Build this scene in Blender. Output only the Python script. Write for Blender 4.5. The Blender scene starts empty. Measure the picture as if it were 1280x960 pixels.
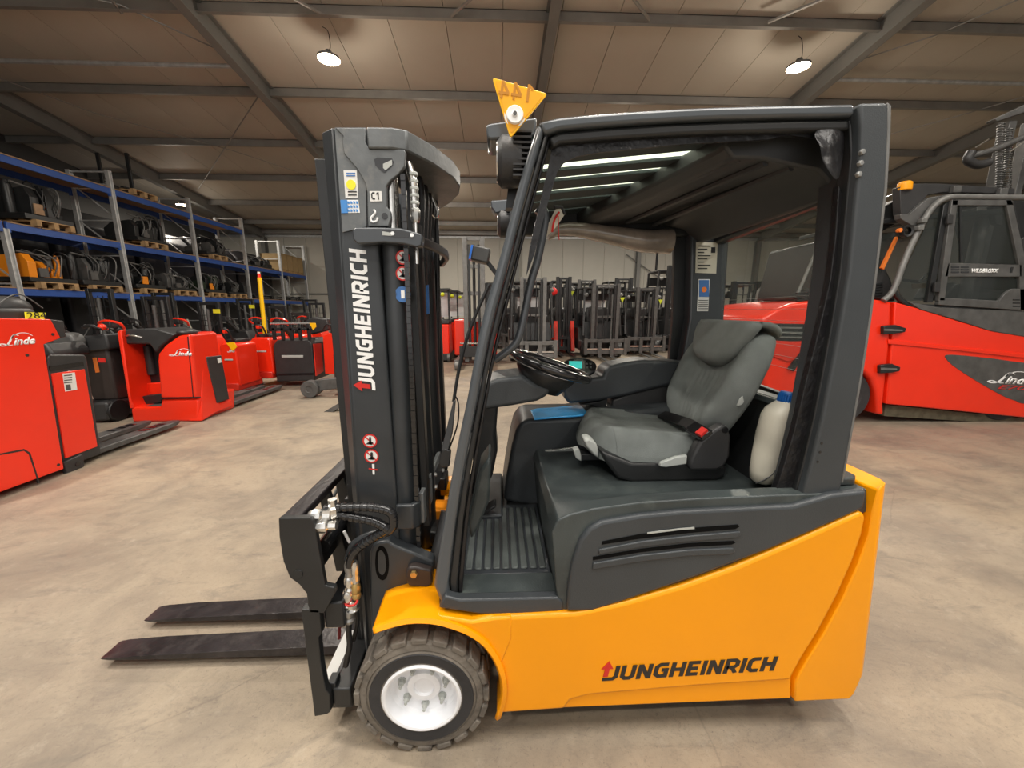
import bpy, bmesh, math, random
from mathutils import Vector, Matrix
random.seed(7)
R = math.radians
COL = bpy.context.scene.collection
SC = bpy.context.scene

# ------------------------------------------------------------------ camera, world, lights, exposure
FPX = 481.0
PITCH = math.atan(92 / FPX)
YAW = math.atan(18 / (FPX / math.cos(PITCH)))
CAMZ = 1.5
cd = bpy.data.cameras.new('camera')
cd.sensor_width = 36.0
cd.lens = 36.0 * FPX / 1280
cd.clip_start = 0.02
cam = bpy.data.objects.new('camera', cd)
COL.objects.link(cam)
cam.location = (0, 0, CAMZ)
cam.rotation_euler = (math.pi / 2 - PITCH, 0, -YAW)
SC.camera = cam

wd = bpy.data.worlds.new('world')
SC.world = wd
wd.use_nodes = True
wd.node_tree.nodes['Background'].inputs[0].default_value = (1.0, 0.97, 0.93, 1)
wd.node_tree.nodes['Background'].inputs[1].default_value = 0.38

SC.view_settings.view_transform = 'Standard'
SC.view_settings.look = 'None'
SC.view_settings.gamma = 1
SC.view_settings.use_curve_mapping = False
SC.view_settings.exposure = 0.24
SC.cycles.max_bounces = 6
SC.cycles.diffuse_bounces = 4
SC.cycles.glossy_bounces = 3
SC.cycles.transparent_max_bounces = 12
SC.cycles.sample_clamp_indirect = 4
SC.cycles.caustics_reflective = False
SC.cycles.caustics_refractive = False

H0 = 6.65; RS = 0.12            # underside of the purlins: z = CAMZ + H0 - RS*Y
def roofz(y): return CAMZ + H0 - RS * abs(y + 1.0) - RS
LAMPS = []
def area(name, loc, size, power, color, rot=(0, 0, 0), shape='DISK', sy=None):
    l = bpy.data.lights.new(name, 'AREA'); l.shape = shape; l.size = size
    if sy: l.size_y = sy
    l.energy = power; l.color = color
    o = bpy.data.objects.new(name, l); COL.objects.link(o)
    o.location = loc; o.rotation_euler = rot
    return o
# unseen soft fill, added behind the camera to light the near sides
area('rear_fill', (-1.5, -6.6, 3.0), 9.0, 95, (1.0, 0.97, 0.94), (R(82), 0, 0), 'RECTANGLE', 4.5)

area('overhead_fill', (0.5, -0.6, 6.6), 9.0, 420, (1.0, 0.96, 0.90), (R(8), 0, 0), 'RECTANGLE', 2.0)  # unseen overhead fill, added for broad top light and rail highlights
# ------------------------------------------------------------------ pixel -> world ray at a real depth
_fw = Vector((math.sin(YAW) * math.cos(PITCH), math.cos(YAW) * math.cos(PITCH), -math.sin(PITCH)))
_rt = Vector((math.cos(YAW), -math.sin(YAW), 0))
_up = _rt.cross(_fw)
CP = Vector((0, 0, CAMZ))
def ray(x, y): return _fw + _rt * ((x - 640) / FPX) + _up * ((480 - y) / FPX)
def at(x, y, Y=None, Z=None, X=None):
    d = ray(x, y)
    if Y is not None: return CP + d * (Y / d.y)
    if Z is not None: return CP + d * ((Z - CAMZ) / d.z)
    return CP + d * (X / d.x)
def xz(pts, Y): return [(p.x, p.z) for p in (at(x, y, Y) for x, y in pts)]

# ------------------------------------------------------------------ materials
MT = {}
def mat(name, col, rough=0.5, metal=0.0, var=0.0, vs=6.0, bump=0.0, bs=60.0, coat=0.0, emit=None, dirt=None, ds=3.0, spec=0.5, alpha=None, trans=0.0):
    m = bpy.data.materials.new(name); m.use_nodes = True
    nt = m.node_tree; b = nt.nodes['Principled BSDF']
    b.inputs['Base Color'].default_value = (*col, 1)
    b.inputs['Roughness'].default_value = rough
    b.inputs['Metallic'].default_value = metal
    b.inputs['Coat Weight'].default_value = coat
    b.inputs['Coat Roughness'].default_value = 0.15
    b.inputs['Specular IOR Level'].default_value = spec
    b.inputs['Transmission Weight'].default_value = trans
    if alpha is not None: b.inputs['Alpha'].default_value = alpha
    if emit:
        b.inputs['Emission Color'].default_value = (*emit[0], 1); b.inputs['Emission Strength'].default_value = emit[1]
    if var or bump or dirt:
        tc = nt.nodes.new('ShaderNodeTexCoord')
    if var:
        n = nt.nodes.new('ShaderNodeTexNoise'); n.inputs['Scale'].default_value = vs; n.inputs['Detail'].default_value = 6
        nt.links.new(tc.outputs['Object'], n.inputs['Vector'])
        r = nt.nodes.new('ShaderNodeMapRange'); r.inputs['From Min'].default_value = 0.3; r.inputs['From Max'].default_value = 0.7
        r.inputs['To Min'].default_value = 1 - var; r.inputs['To Max'].default_value = 1 + var
        nt.links.new(n.outputs['Fac'], r.inputs['Value'])
        mx = nt.nodes.new('ShaderNodeVectorMath'); mx.operation = 'SCALE'; mx.inputs[0].default_value = col
        nt.links.new(r.outputs[0], mx.inputs['Scale'])
        out = mx.outputs[0]
        if dirt:
            n2 = nt.nodes.new('ShaderNodeTexNoise'); n2.inputs['Scale'].default_value = ds; n2.inputs['Detail'].default_value = 8; n2.inputs['Roughness'].default_value = 0.7
            nt.links.new(tc.outputs['Object'], n2.inputs['Vector'])
            r2 = nt.nodes.new('ShaderNodeMapRange'); r2.inputs['From Min'].default_value = 0.52; r2.inputs['From Max'].default_value = 0.72
            nt.links.new(n2.outputs['Fac'], r2.inputs['Value'])
            mc = nt.nodes.new('ShaderNodeMix'); mc.data_type = 'RGBA'; mc.inputs['B'].default_value = (*dirt, 1)
            nt.links.new(r2.outputs[0], mc.inputs['Factor']); nt.links.new(out, mc.inputs['A']); out = mc.outputs['Result']
        nt.links.new(out, b.inputs['Base Color'])
    if bump:
        n = nt.nodes.new('ShaderNodeTexNoise'); n.inputs['Scale'].default_value = bs; n.inputs['Detail'].default_value = 4
        nt.links.new(tc.outputs['Object'], n.inputs['Vector'])
        bp = nt.nodes.new('ShaderNodeBump'); bp.inputs['Strength'].default_value = bump; bp.inputs['Distance'].default_value = 0.01
        nt.links.new(n.outputs['Fac'], bp.inputs['Height']); nt.links.new(bp.outputs[0], b.inputs['Normal'])
    MT[name] = m
    return m
YEL = mat('yellow_paint', (0.90, 0.335, 0.000), 0.40, coat=0.10, spec=0.35, var=0.04, vs=2, bump=0.03, bs=25)
GRY = mat('grey_plastic', (0.042, 0.048, 0.053), 0.42, var=0.10, vs=4, bump=0.12, bs=260)
GRW = mat('worn_grey_cover', (0.044, 0.054, 0.055), 0.36, var=0.25, vs=5, dirt=(0.085, 0.10, 0.095), ds=6, bump=0.10, bs=200)
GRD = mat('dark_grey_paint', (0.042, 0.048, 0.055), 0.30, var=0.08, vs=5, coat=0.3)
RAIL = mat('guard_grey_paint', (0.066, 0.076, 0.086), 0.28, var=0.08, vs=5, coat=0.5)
MST = mat('mast_paint', (0.030, 0.034, 0.038), 0.36, var=0.15, vs=7, bump=0.05, bs=40)
MSW = mat('worn_mast_steel', (0.13, 0.14, 0.145), 0.42, 0.2, var=0.22, vs=9, dirt=(0.20, 0.20, 0.19), ds=12, bump=0.1, bs=60)
BLK = mat('black_rubber', (0.011, 0.011, 0.012), 0.45, var=0.2, vs=20, bump=0.08, bs=120)
BLG = mat('black_gloss', (0.012, 0.012, 0.013), 0.16, coat=0.4)
BLP = mat('black_paint', (0.015, 0.016, 0.017), 0.40, var=0.2, vs=8)
FRK = mat('fork_steel', (0.030, 0.026, 0.028), 0.30, 0.25, var=0.4, vs=9, dirt=(0.07, 0.062, 0.06), ds=7, bump=0.1, bs=50)
TYR = mat('dusty_tyre', (0.150, 0.132, 0.110), 0.85, var=0.22, vs=14, dirt=(0.055, 0.047, 0.040), ds=9, bump=0.45, bs=45)
TYD = mat('clean_tyre_wall', (0.026, 0.026, 0.028), 0.7, var=0.2, vs=12, bump=0.2, bs=60)
WHT = mat('white_paint', (0.80, 0.82, 0.86), 0.38, var=0.05, vs=12, bump=0.05, bs=60)
FAB = mat('grey_seat_fabric', (0.175, 0.192, 0.186), 0.92, var=0.18, vs=9, bump=0.35, bs=500, spec=0.2)
FAL = mat('light_seat_fabric', (0.205, 0.224, 0.216), 0.92, var=0.12, vs=12, bump=0.35, bs=500, spec=0.2)
CHR = mat('chrome', (0.72, 0.71, 0.68), 0.22, 0.95, var=0.15, vs=40)
STL = mat('bare_steel', (0.36, 0.36, 0.35), 0.38, 0.8, var=0.2, vs=20)
GLV = mat('galvanised_steel', (0.55, 0.56, 0.56), 0.45, 0.55, var=0.15, vs=8)
GLD = mat('brass_zinc', (0.55, 0.38, 0.14), 0.35, 0.8)
LGR = mat('light_grey_plastic', (0.42, 0.44, 0.42), 0.5)
WPL = mat('white_print', (0.86, 0.87, 0.87), 0.5)
RDP = mat('red_print', (0.60, 0.02, 0.015), 0.5)
GRR = mat('worn_mat_rib', (0.085, 0.098, 0.095), 0.6, var=0.3, vs=9)
SLT = mat('slot_black', (0.004, 0.004, 0.004), 0.9, spec=0.1)
BKP = mat('black_print', (0.012, 0.012, 0.013), 0.4)
BLU = mat('blue_film', (0.06, 0.46, 1.0), 0.25, coat=0.5, bump=0.6, bs=14)
BLC = mat('blue_cap', (0.008, 0.09, 0.33), 0.4)
BLL = mat('blue_lens', (0.01, 0.20, 0.85), 0.2)
TEA = mat('teal_screen', (0.02, 0.40, 0.36), 0.3, emit=((0.04, 0.60, 0.52), 0.5))
CAN = mat('cloudy_plastic', (0.52, 0.49, 0.41), 0.40, var=0.10, vs=9, spec=0.4)
PAP = mat('label_paper', (0.60, 0.58, 0.48), 0.6)
PAW = mat('white_label', (0.74, 0.74, 0.72), 0.6)
ORG_ = mat('orange_print', (0.80, 0.20, 0.03), 0.5)
BLB = mat('blue_print', (0.05, 0.16, 0.42), 0.5)
RED = mat('red_paint', (0.86, 0.028, 0.006), 0.32, coat=0.3, var=0.04, vs=3)
RDD = mat('red_paint_far', (0.62, 0.03, 0.015), 0.40, var=0.1, vs=4)
DKG = mat('charcoal_plastic', (0.028, 0.028, 0.029), 0.45, var=0.15, vs=9, bump=0.1, bs=200)
DBR = mat('dark_brown_cover', (0.028, 0.020, 0.018), 0.5, var=0.15, vs=6)
MGR = mat('mid_grey_metal', (0.10, 0.10, 0.098), 0.5, 0.3, var=0.25, vs=8)
LGM = mat('light_grey_metal', (0.17, 0.17, 0.165), 0.5, 0.3, var=0.2, vs=8)
BEA = mat('blue_beam_paint', (0.022, 0.080, 0.33), 0.42, var=0.1, vs=3)
WOO = mat('pale_pallet_wood', (0.42, 0.27, 0.13), 0.75, var=0.28, vs=7)
CBD = mat('chipboard', (0.34, 0.22, 0.13), 0.8, var=0.15, vs=10)
CRD = mat('crate_board', (0.36, 0.25, 0.12), 0.8, var=0.1, vs=4)
YPL = mat('yellow_plastic', (0.90, 0.55, 0.005), 0.4)
YTG = mat('yellow_tag_plastic', (0.95, 0.50, 0.004), 0.35)
YLB = mat('yellow_label', (0.85, 0.78, 0.03), 0.5)
ORP = mat('orange_plastic', (0.85, 0.27, 0.01), 0.4)
BRF = mat('faded_digits', (0.50, 0.20, 0.003), 0.5)
FLM = mat('black_shiny_film', (0.010, 0.0098, 0.011), 0.36, bump=0.9, bs=22, spec=0.4)
CUR = mat('cloudy_rolled_film', (0.30, 0.25, 0.21), 0.18, coat=0.8, var=0.35, vs=9, bump=0.8, bs=9)
STE = mat('rafter_steel', (0.21, 0.21, 0.20), 0.55, 0.1, var=0.08, vs=2)
BARM = mat('roof_bar_paint', (0.040, 0.052, 0.055), 0.6, spec=0.3)
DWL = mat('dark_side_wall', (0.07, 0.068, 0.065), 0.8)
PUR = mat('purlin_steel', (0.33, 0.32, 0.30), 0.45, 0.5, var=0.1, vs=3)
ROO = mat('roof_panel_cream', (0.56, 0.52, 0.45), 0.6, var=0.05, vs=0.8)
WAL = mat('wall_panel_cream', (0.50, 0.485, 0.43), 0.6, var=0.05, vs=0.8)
HED = mat('headliner', (0.032, 0.034, 0.036), 0.5, var=0.1, vs=6)
def glass(name, col, alpha, rough=0.05):
    m = bpy.data.materials.new(name); m.use_nodes = True; nt = m.node_tree
    for n in list(nt.nodes): nt.nodes.remove(n)
    o = nt.nodes.new('ShaderNodeOutputMaterial'); t = nt.nodes.new('ShaderNodeBsdfTransparent'); g = nt.nodes.new('ShaderNodeBsdfPrincipled')
    t.inputs[0].default_value = (0.93, 0.95, 0.93, 1)
    g.inputs['Base Color'].default_value = (*col, 1); g.inputs['Roughness'].default_value = rough
    x = nt.nodes.new('ShaderNodeMixShader'); x.inputs[0].default_value = alpha
    nt.links.new(t.outputs[0], x.inputs[1]); nt.links.new(g.outputs[0], x.inputs[2]); nt.links.new(x.outputs[0], o.inputs[0])
    MT[name] = m; return m
GLA = glass('clear_pane', (0.25, 0.28, 0.26), 0.14)
GLR = glass('roof_pane', (0.62, 0.68, 0.60), 0.65, 0.3)
_nt = GLR.node_tree; _tl = _nt.nodes.new('ShaderNodeBsdfTranslucent'); _tl.inputs[0].default_value = (0.80, 0.88, 0.78, 1)
_mx = [n for n in _nt.nodes if n.type == 'MIX_SHADER'][0]; _nt.links.new(_tl.outputs[0], _mx.inputs[2])
GLS = glass('smoked_pane', (0.03, 0.035, 0.033), 0.45)
LMP = mat('lamp_glow', (1, 0.9, 0.75), 0.5, emit=((1.0, 0.80, 0.52), 28))

def floor_mat():
    m = bpy.data.materials.new('worn_concrete'); m.use_nodes = True; nt = m.node_tree; b = nt.nodes['Principled BSDF']
    tc = nt.nodes.new('ShaderNodeTexCoord')
    def noise(s, d, ro, vec=None, dist=0.0):
        n = nt.nodes.new('ShaderNodeTexNoise'); n.inputs['Scale'].default_value = s; n.inputs['Detail'].default_value = d
        n.inputs['Roughness'].default_value = ro; n.inputs['Distortion'].default_value = dist
        nt.links.new(vec or tc.outputs['Object'], n.inputs['Vector']); return n.outputs['Fac']
    def rng(v, a, c, lo=0.0, hi=1.0):
        r = nt.nodes.new('ShaderNodeMapRange'); r.inputs[1].default_value = a; r.inputs[2].default_value = c; r.inputs[3].default_value = lo; r.inputs[4].default_value = hi
        nt.links.new(v, r.inputs[0]); return r.outputs[0]
    def mix(f, a, c):
        x = nt.nodes.new('ShaderNodeMix'); x.data_type = 'RGBA'
        if isinstance(f, float): x.inputs['Factor'].default_value = f
        else: nt.links.new(f, x.inputs['Factor'])
        for s, v in (('A', a), ('B', c)):
            if isinstance(v, tuple): x.inputs[s].default_value = (*v, 1)
            else: nt.links.new(v, x.inputs[s])
        return x.outputs['Result']
    mp = nt.nodes.new('ShaderNodeMapping'); mp.inputs['Scale'].default_value = (1.0, 2.6, 1.0); mp.inputs['Rotation'].default_value = (0, 0, 0.5)
    nt.links.new(tc.outputs['Object'], mp.inputs['Vector'])
    c = mix(rng(noise(0.35, 4, 0.5), 0.35, 0.65), (0.372, 0.302, 0.216), (0.305, 0.254, 0.192))
    c = mix(rng(noise(1.6, 8, 0.65, None, 0.6), 0.40, 0.68), c, (0.200, 0.166, 0.130))
    c = mix(rng(noise(3.2, 10, 0.75, mp.outputs[0], 0.8), 0.52, 0.72, 0, 0.85), c, (0.165, 0.142, 0.117))
    c = mix(rng(noise(9, 8, 0.8), 0.55, 0.75, 0, 0.6), c, (0.43, 0.375, 0.295))
    c = mix(rng(noise(26, 9, 0.85), 0.52, 0.70, 0, 0.6), c, (0.19, 0.155, 0.125))
    c = mix(rng(noise(70, 6, 0.8), 0.56, 0.70, 0, 0.75), c, (0.12, 0.095, 0.075))
    c = mix(rng(noise(11, 12, 0.9, None, 1.2), 0.56, 0.62, 0, 0.55), c, (0.15, 0.12, 0.095))
    # hair cracks
    vo = nt.nodes.new('ShaderNodeTexVoronoi'); vo.feature = 'DISTANCE_TO_EDGE'; vo.inputs['Scale'].default_value = 0.33
    av = nt.nodes.new('ShaderNodeMix'); av.data_type = 'VECTOR'; av.inputs['Factor'].default_value = 0.12
    nn = nt.nodes.new('ShaderNodeTexNoise'); nn.inputs['Scale'].default_value = 1.5; nn.inputs['Detail'].default_value = 6
    nt.links.new(tc.outputs['Object'], nn.inputs['Vector']); nt.links.new(tc.outputs['Object'], av.inputs['A']); nt.links.new(nn.outputs['Color'], av.inputs['B'])
    nt.links.new(av.outputs['Result'], vo.inputs['Vector'])
    c = mix(rng(vo.outputs['Distance'], 0.0, 0.0016, 0.28, 0.0), c, (0.11, 0.09, 0.075))
    nt.links.new(c, b.inputs['Base Color'])
    nt.links.new(rng(noise(2.0, 6, 0.6), 0.3, 0.7, 0.42, 0.68), b.inputs['Roughness'])
    bp = nt.nodes.new('ShaderNodeBump'); bp.inputs['Strength'].default_value = 0.45; bp.inputs['Distance'].default_value = 0.01
    nt.links.new(noise(22, 12, 0.85), bp.inputs['Height']); nt.links.new(bp.outputs[0], b.inputs['Normal'])
    return m
CON = floor_mat()

# ------------------------------------------------------------------ mesh helpers
def org(o):
    v = Vector((0, 0, 0))
    while o: v += o.location; o = o.parent
    return v
class MB:
    def __init__(s): s.bm = bmesh.new()
    def raw(s, vs, fs):
        v = [s.bm.verts.new(p) for p in vs]
        for f in fs:
            try: s.bm.faces.new([v[i] for i in f])
            except ValueError: pass
        return s
    def box(s, x0, x1, y0, y1, z0, z1):
        return s.raw([(x0,y0,z0),(x1,y0,z0),(x1,y1,z0),(x0,y1,z0),(x0,y0,z1),(x1,y0,z1),(x1,y1,z1),(x0,y1,z1)],
                     [(0,3,2,1),(4,5,6,7),(0,1,5,4),(1,2,6,5),(2,3,7,6),(3,0,4,7)])
    def obox(s, c, sz, rot):
        c = Vector(c); m = rot
        P = [c + m @ Vector((a*sz[0]/2, b*sz[1]/2, d*sz[2]/2)) for d in (-1,1) for a, b in ((-1,-1),(1,-1),(1,1),(-1,1))]
        return s.raw(P, [(0,3,2,1),(4,5,6,7),(0,1,5,4),(1,2,6,5),(2,3,7,6),(3,0,4,7)])
    def bar(s, a, b, w, h, up=(0,0,1)):
        a, b = Vector(a), Vector(b); d = (b - a); L = d.length; d.normalize()
        u = Vector(up)
        if abs(u.dot(d)) > 0.99: u = Vector((0, 1, 0))
        sd = u.cross(d).normalized(); u2 = d.cross(sd)
        m = Matrix((d, sd, u2)).transposed()
        return s.obox((a + b) / 2, (L, w, h), m)
    def prism(s, poly, c0, c1, axis='y'):
        n = len(poly)
        f = {'y': lambda a, b, c: (a, c, b), 'z': lambda a, b, c: (a, b, c), 'x': lambda a, b, c: (c, a, b)}[axis]
        vs = [f(a, b, c0) for a, b in poly] + [f(a, b, c1) for a, b in poly]
        return s.raw(vs, [tuple(range(n)), tuple(range(2*n-1, n-1, -1))] + [(i, (i+1) % n, n + (i+1) % n, n + i) for i in range(n)])
    def tube(s, pts, r, n=10, cap=True):
        P = [Vector(p) for p in pts]; m = len(P); rs = r if isinstance(r, (list, tuple)) else [r] * m
        rings = []; u = None
        for i, p in enumerate(P):
            t = (P[min(i+1, m-1)] - P[max(i-1, 0)]).normalized()
            if u is None:
                u = t.orthogonal().normalized()
            else:
                u = (u - t * u.dot(t))
                u = u.normalized() if u.length > 1e-6 else t.orthogonal().normalized()
            w = t.cross(u)
            rings.append([s.bm.verts.new(p + (u * math.cos(2*math.pi*k/n) + w * math.sin(2*math.pi*k/n)) * rs[i]) for k in range(n)])
        for a, b in zip(rings, rings[1:]):
            for k in range(n): s.bm.faces.new((a[k], a[(k+1) % n], b[(k+1) % n], b[k]))
        if cap:
            s.bm.faces.new(rings[0][::-1]); s.bm.faces.new(rings[-1])
        return s
    def lathe(s, prof, c, axis='y', n=32, mtx=None):
        c = Vector(c); rings = []
        def P(r, h, a):
            x, y = r * math.cos(a), r * math.sin(a)
            v = {'y': Vector((x, h, y)), 'z': Vector((x, y, h)), 'x': Vector((h, x, y))}[axis]
            return c + (mtx @ v if mtx else v)
        for r, h in prof:
            if r < 1e-6: rings.append([s.bm.verts.new(P(0, h, 0))])
            else: rings.append([s.bm.verts.new(P(r, h, 2*math.pi*k/n)) for k in range(n)])
        for a, b in zip(rings, rings[1:]):
            if len(a) == 1 and len(b) == 1: continue
            for k in range(n):
                k2 = (k+1) % n
                if len(a) == 1: s.bm.faces.new((a[0], b[k], b[k2]))
                elif len(b) == 1: s.bm.faces.new((a[k], a[k2], b[0]))
                else: s.bm.faces.new((a[k], a[k2], b[k2], b[k]))
        return s
    def loft(s, rings, cap=True, closed=True):
        V = [[s.bm.verts.new(p) for p in r] for r in rings]; n = len(V[0])
        for a, b in zip(V, V[1:]):
            for k in range(n if closed else n-1): s.bm.faces.new((a[k], a[(k+1) % n], b[(k+1) % n], b[k]))
        if cap and closed: s.bm.faces.new(V[0][::-1]); s.bm.faces.new(V[-1])
        return s
    def sphere(s, c, r, sc=(1,1,1), n=12):
        prof = [(r*math.sin(math.pi*i/n)*1.0, -r*math.cos(math.pi*i/n)) for i in range(n+1)]
        k = len(s.bm.verts)
        s.lathe(prof, (0,0,0), 'z', n*2)
        s.bm.verts.ensure_lookup_table()
        for v in s.bm.verts[k:]: v.co = Vector((v.co.x*sc[0], v.co.y*sc[1], v.co.z*sc[2])) + Vector(c)
        return s
    def build(s, name, m, parent=None, bevel=0.0, seg=2, ang=35, smooth=True, solid=0.0, subd=0, base=None):
        bm = s.bm
        bmesh.ops.remove_doubles(bm, verts=bm.verts, dist=1e-5)
        bmesh.ops.recalc_face_normals(bm, faces=bm.faces)
        if parent is not None: o0 = org(parent)
        elif base is not None: o0 = Vector(base)
        else:
            xs = [v.co for v in bm.verts]
            o0 = Vector(((min(v.x for v in xs)+max(v.x for v in xs))/2, (min(v.y for v in xs)+max(v.y for v in xs))/2, min(v.z for v in xs)))
        for v in bm.verts: v.co -= o0
        me = bpy.data.meshes.new(name); bm.to_mesh(me); bm.free()
        me.materials.append(m)
        if smooth:
            me.polygons.foreach_set('use_smooth', [True] * len(me.polygons))
            me.set_sharp_from_angle(angle=R(ang))
        o = bpy.data.objects.new(name, me); COL.objects.link(o)
        if parent is not None: o.parent = parent
        else: o.location = o0
        if solid:
            md = o.modifiers.new('solid', 'SOLIDIFY'); md.thickness = solid; md.offset = 0
        if bevel:
            md = o.modifiers.new('bevel', 'BEVEL'); md.width = bevel; md.segments = seg; md.limit_method = 'ANGLE'; md.angle_limit = R(30)
            md.harden_normals = False
        if subd:
            md = o.modifiers.new('sub', 'SUBSURF'); md.levels = subd; md.render_levels = subd
        return o
def thing(name, label, cat, loc=(0,0,0), group=None):
    o = bpy.data.objects.new(name, None); COL.objects.link(o); o.location = loc
    o.empty_display_size = 0.1
    o['label'] = label; o['category'] = cat
    if group: o['group'] = group
    return o
def tag(o, label, cat, group=None):
    o['label'] = label; o['category'] = cat
    if group: o['group'] = group
    return o
def lab(o, l): o['label'] = l; return o
def copy_tree(o, parent=None):
    c = o.copy(); COL.objects.link(c); c.parent = parent
    for ch in list(o.children): copy_tree(ch, c)
    return c
def smooth_curve(pts, k=6):
    P = [Vector(p) for p in pts]; out = []
    for i in range(len(P)-1):
        p0, p1, p2, p3 = P[max(i-1,0)], P[i], P[i+1], P[min(i+2, len(P)-1)]
        for j in range(k):
            t = j / k
            out.append(0.5*((2*p1)+(p2-p0)*t+(2*p0-5*p1+4*p2-p3)*t*t+(3*p1-p0-3*p2+p3)*t**3))
    out.append(P[-1]); return out
def sc2(pts, k=5): return [(v.x, v.y) for v in smooth_curve([(a, b, 0) for a, b in pts], k)]
def px(pts, Y, k=0):
    if k: pts = sc2(pts, k)
    return xz(pts, Y)
def text(name, s, m, parent, o, ux, uy, width, height, ext=0.0012, bold=0.0, shear=0.0, track=1.0):
    """o: lower-left corner (world), ux/uy: unit directions, nrm = ux x uy."""
    cu = bpy.data.curves.new('t', 'FONT'); cu.body = s; cu.size = 1; cu.extrude = 0.0; cu.offset = bold; cu.shear = shear; cu.space_character = track
    cu.resolution_u = 3
    ob = bpy.data.objects.new('t', cu); COL.objects.link(ob)
    dg = bpy.context.evaluated_depsgraph_get()
    me = bpy.data.meshes.new_from_object(ob.evaluated_get(dg))
    bpy.data.objects.remove(ob); bpy.data.curves.remove(cu)
    xs = [v.co.x for v in me.vertices]; ys = [v.co.y for v in me.vertices]
    x0, x1, y0, y1 = min(xs), max(xs), min(ys), max(ys)
    ux, uy = Vector(ux), Vector(uy); nz = ux.cross(uy).normalized(); o = Vector(o)
    bm = bmesh.new(); bm.from_mesh(me)
    for v in bm.verts:
        v.co = o + ux * ((v.co.x-x0)/(x1-x0)*width) + uy * ((v.co.y-y0)/(y1-y0)*height)
    r = bmesh.ops.extrude_face_region(bm, geom=list(bm.faces))
    for e in r['geom']:
        if isinstance(e, bmesh.types.BMVert): e.co += nz * ext
    bpy.data.meshes.remove(me)
    q = MB(); q.bm.free(); q.bm = bm
    return q.build(name, m, parent, smooth=False)
# ================================================================== SETTING
XL, XR, YB, YN = -15.0, 23.0, 22.3, -8.0
def kind(o, k='structure'): o['kind'] = k; return o
f = MB().box(XL, XR, YN, YB, -0.2, 0).build('floor', CON, smooth=False, base=(0, 0, 0)); kind(f)
# roof: skin, cream panels with open seams, purlins, rafters, wind bracing
def rz(y, off=0.0): return CAMZ + H0 - RS * abs(y) + off       # underside of the purlins
c = MB()
c.raw([(XL, YN, rz(YN, .34)), (XR, YN, rz(YN, .34)), (XR, 0, rz(0, .34)), (XL, 0, rz(0, .34)), (XR, YB+.3, rz(YB+.3, .34)), (XL, YB+.3, rz(YB+.3, .34))],
      [(0,1,2,3), (3,2,4,5)])
ceil = c.build('ceiling', ROO, smooth=False, base=(0, 0, 0)); kind(ceil)
PW = 1.165
x = XL; pm = None
while x < XR - 0.2:
    if pm is None:
        q = MB(); g = 0.006
        for (y0, y1) in ((4.0, YB),):
            q.raw([(g, y0, rz(y0, .22)), (PW-g, y0, rz(y0, .22)), (PW-g, y1, rz(y1, .22)), (g, y1, rz(y1, .22)),
                   (g, y0, rz(y0, .30)), (PW-g, y0, rz(y0, .30)), (PW-g, y1, rz(y1, .30)), (g, y1, rz(y1, .30))],
                  [(0,1,2,3), (4,5,6,7), (0,1,5,4), (1,2,6,5), (2,3,7,6), (3,0,4,7)])
        pm = q.build('roof_panel', ROO, ceil, smooth=False); pm.location.x = x
    else:
        o = pm.copy(); COL.objects.link(o); o.location.x = x
    x += PW
def zbar(mb, x0, x1, y, z0, h=0.22, fl=0.07, t=0.012):
    mb.box(x0, x1, y, y+t, z0, z0+h); mb.box(x0, x1, y-fl, y+t, z0-.001, z0+t); mb.box(x0, x1, y, y+fl, z0+h-t, z0+h)
PY0 = 0.3535 * H0
for k in range(-1, 8):
    y = 1.3245 * H0 + k * PY0
    if y > YB - .3: break
    q = MB(); zbar(q, XL, XR, y, rz(y)); q.build('purlin', PUR, ceil, smooth=False)
for y in (YB - 0.35,):
    q = MB(); zbar(q, XL, XR, y, rz(y) - .02); q.build('eaves_purlin', PUR, ceil, smooth=False)
# water pipe under the roof
for xa, xb in ((XL, -5.9), (7.9, XR)):
    y = 1.52 * H0; MB().tube([(xa, y, rz(y) - .02), (xb, y, rz(y) - .02)], 0.045).build('roof_pipe', GLV, ceil)
RX = [-12.45, -5.72, 1.10, 7.85, 14.6, 21.4]
for xx in RX:
    q = MB(); w, h, t = 0.20, 0.42, 0.02
    def slab(x0, x1, o0, o1):
        P = []
        for y in (3.0, YB):
            P += [(x0, y, rz(y, o0)), (x1, y, rz(y, o0)), (x1, y, rz(y, o1)), (x0, y, rz(y, o1))]
        q.raw(P, [(0,1,2,3), (4,7,6,5), (0,4,5,1), (1,5,6,2), (2,6,7,3), (3,7,4,0)])
    slab(xx - w/2, xx + w/2, -0.22, -0.20); slab(xx - .012, xx + .012, -0.20, 0.18); slab(xx - w/2, xx + w/2, 0.18, 0.20)
    q.build('rafter', STE, ceil, smooth=False)
    # haunch and column at the back wall
    q = MB(); zt = rz(YB - .25, -.2)
    q.box(xx - .1, xx + .1, YB - .36, YB - .34, 0, zt); q.box(xx - .01, xx + .01, YB - .34, YB - .06, 0, zt); q.box(xx - .1, xx + .1, YB - .06, YB - .04, 0, zt)
    q.build('column', STE, ceil, smooth=False)
def roofpt(x, y, off=0.0):
    d = ray(x, y); t = (H0 + off) / (d.z + RS * d.y); return CP + d * t
def rod(pts, r=0.014, off=0.02, name='brace_rod', m=None):
    MB().tube([roofpt(a, b, off) for a, b in pts], r, 6).build(name, m or PUR, ceil)
rod([(60, -14), (150, 6), (290, 70)]); rod([(0, 98), (120, 142), (290, 188), (402, 225)], .012); rod([(322, 122), (248, 236)], .016)
rod([(365, -3), (406, 20)], .03); rod([(564, 20), (592, -4)], .03); rod([(812, 25), (790, -4)], .03); rod([(960, 28), (1035, -4)], .03)
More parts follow.
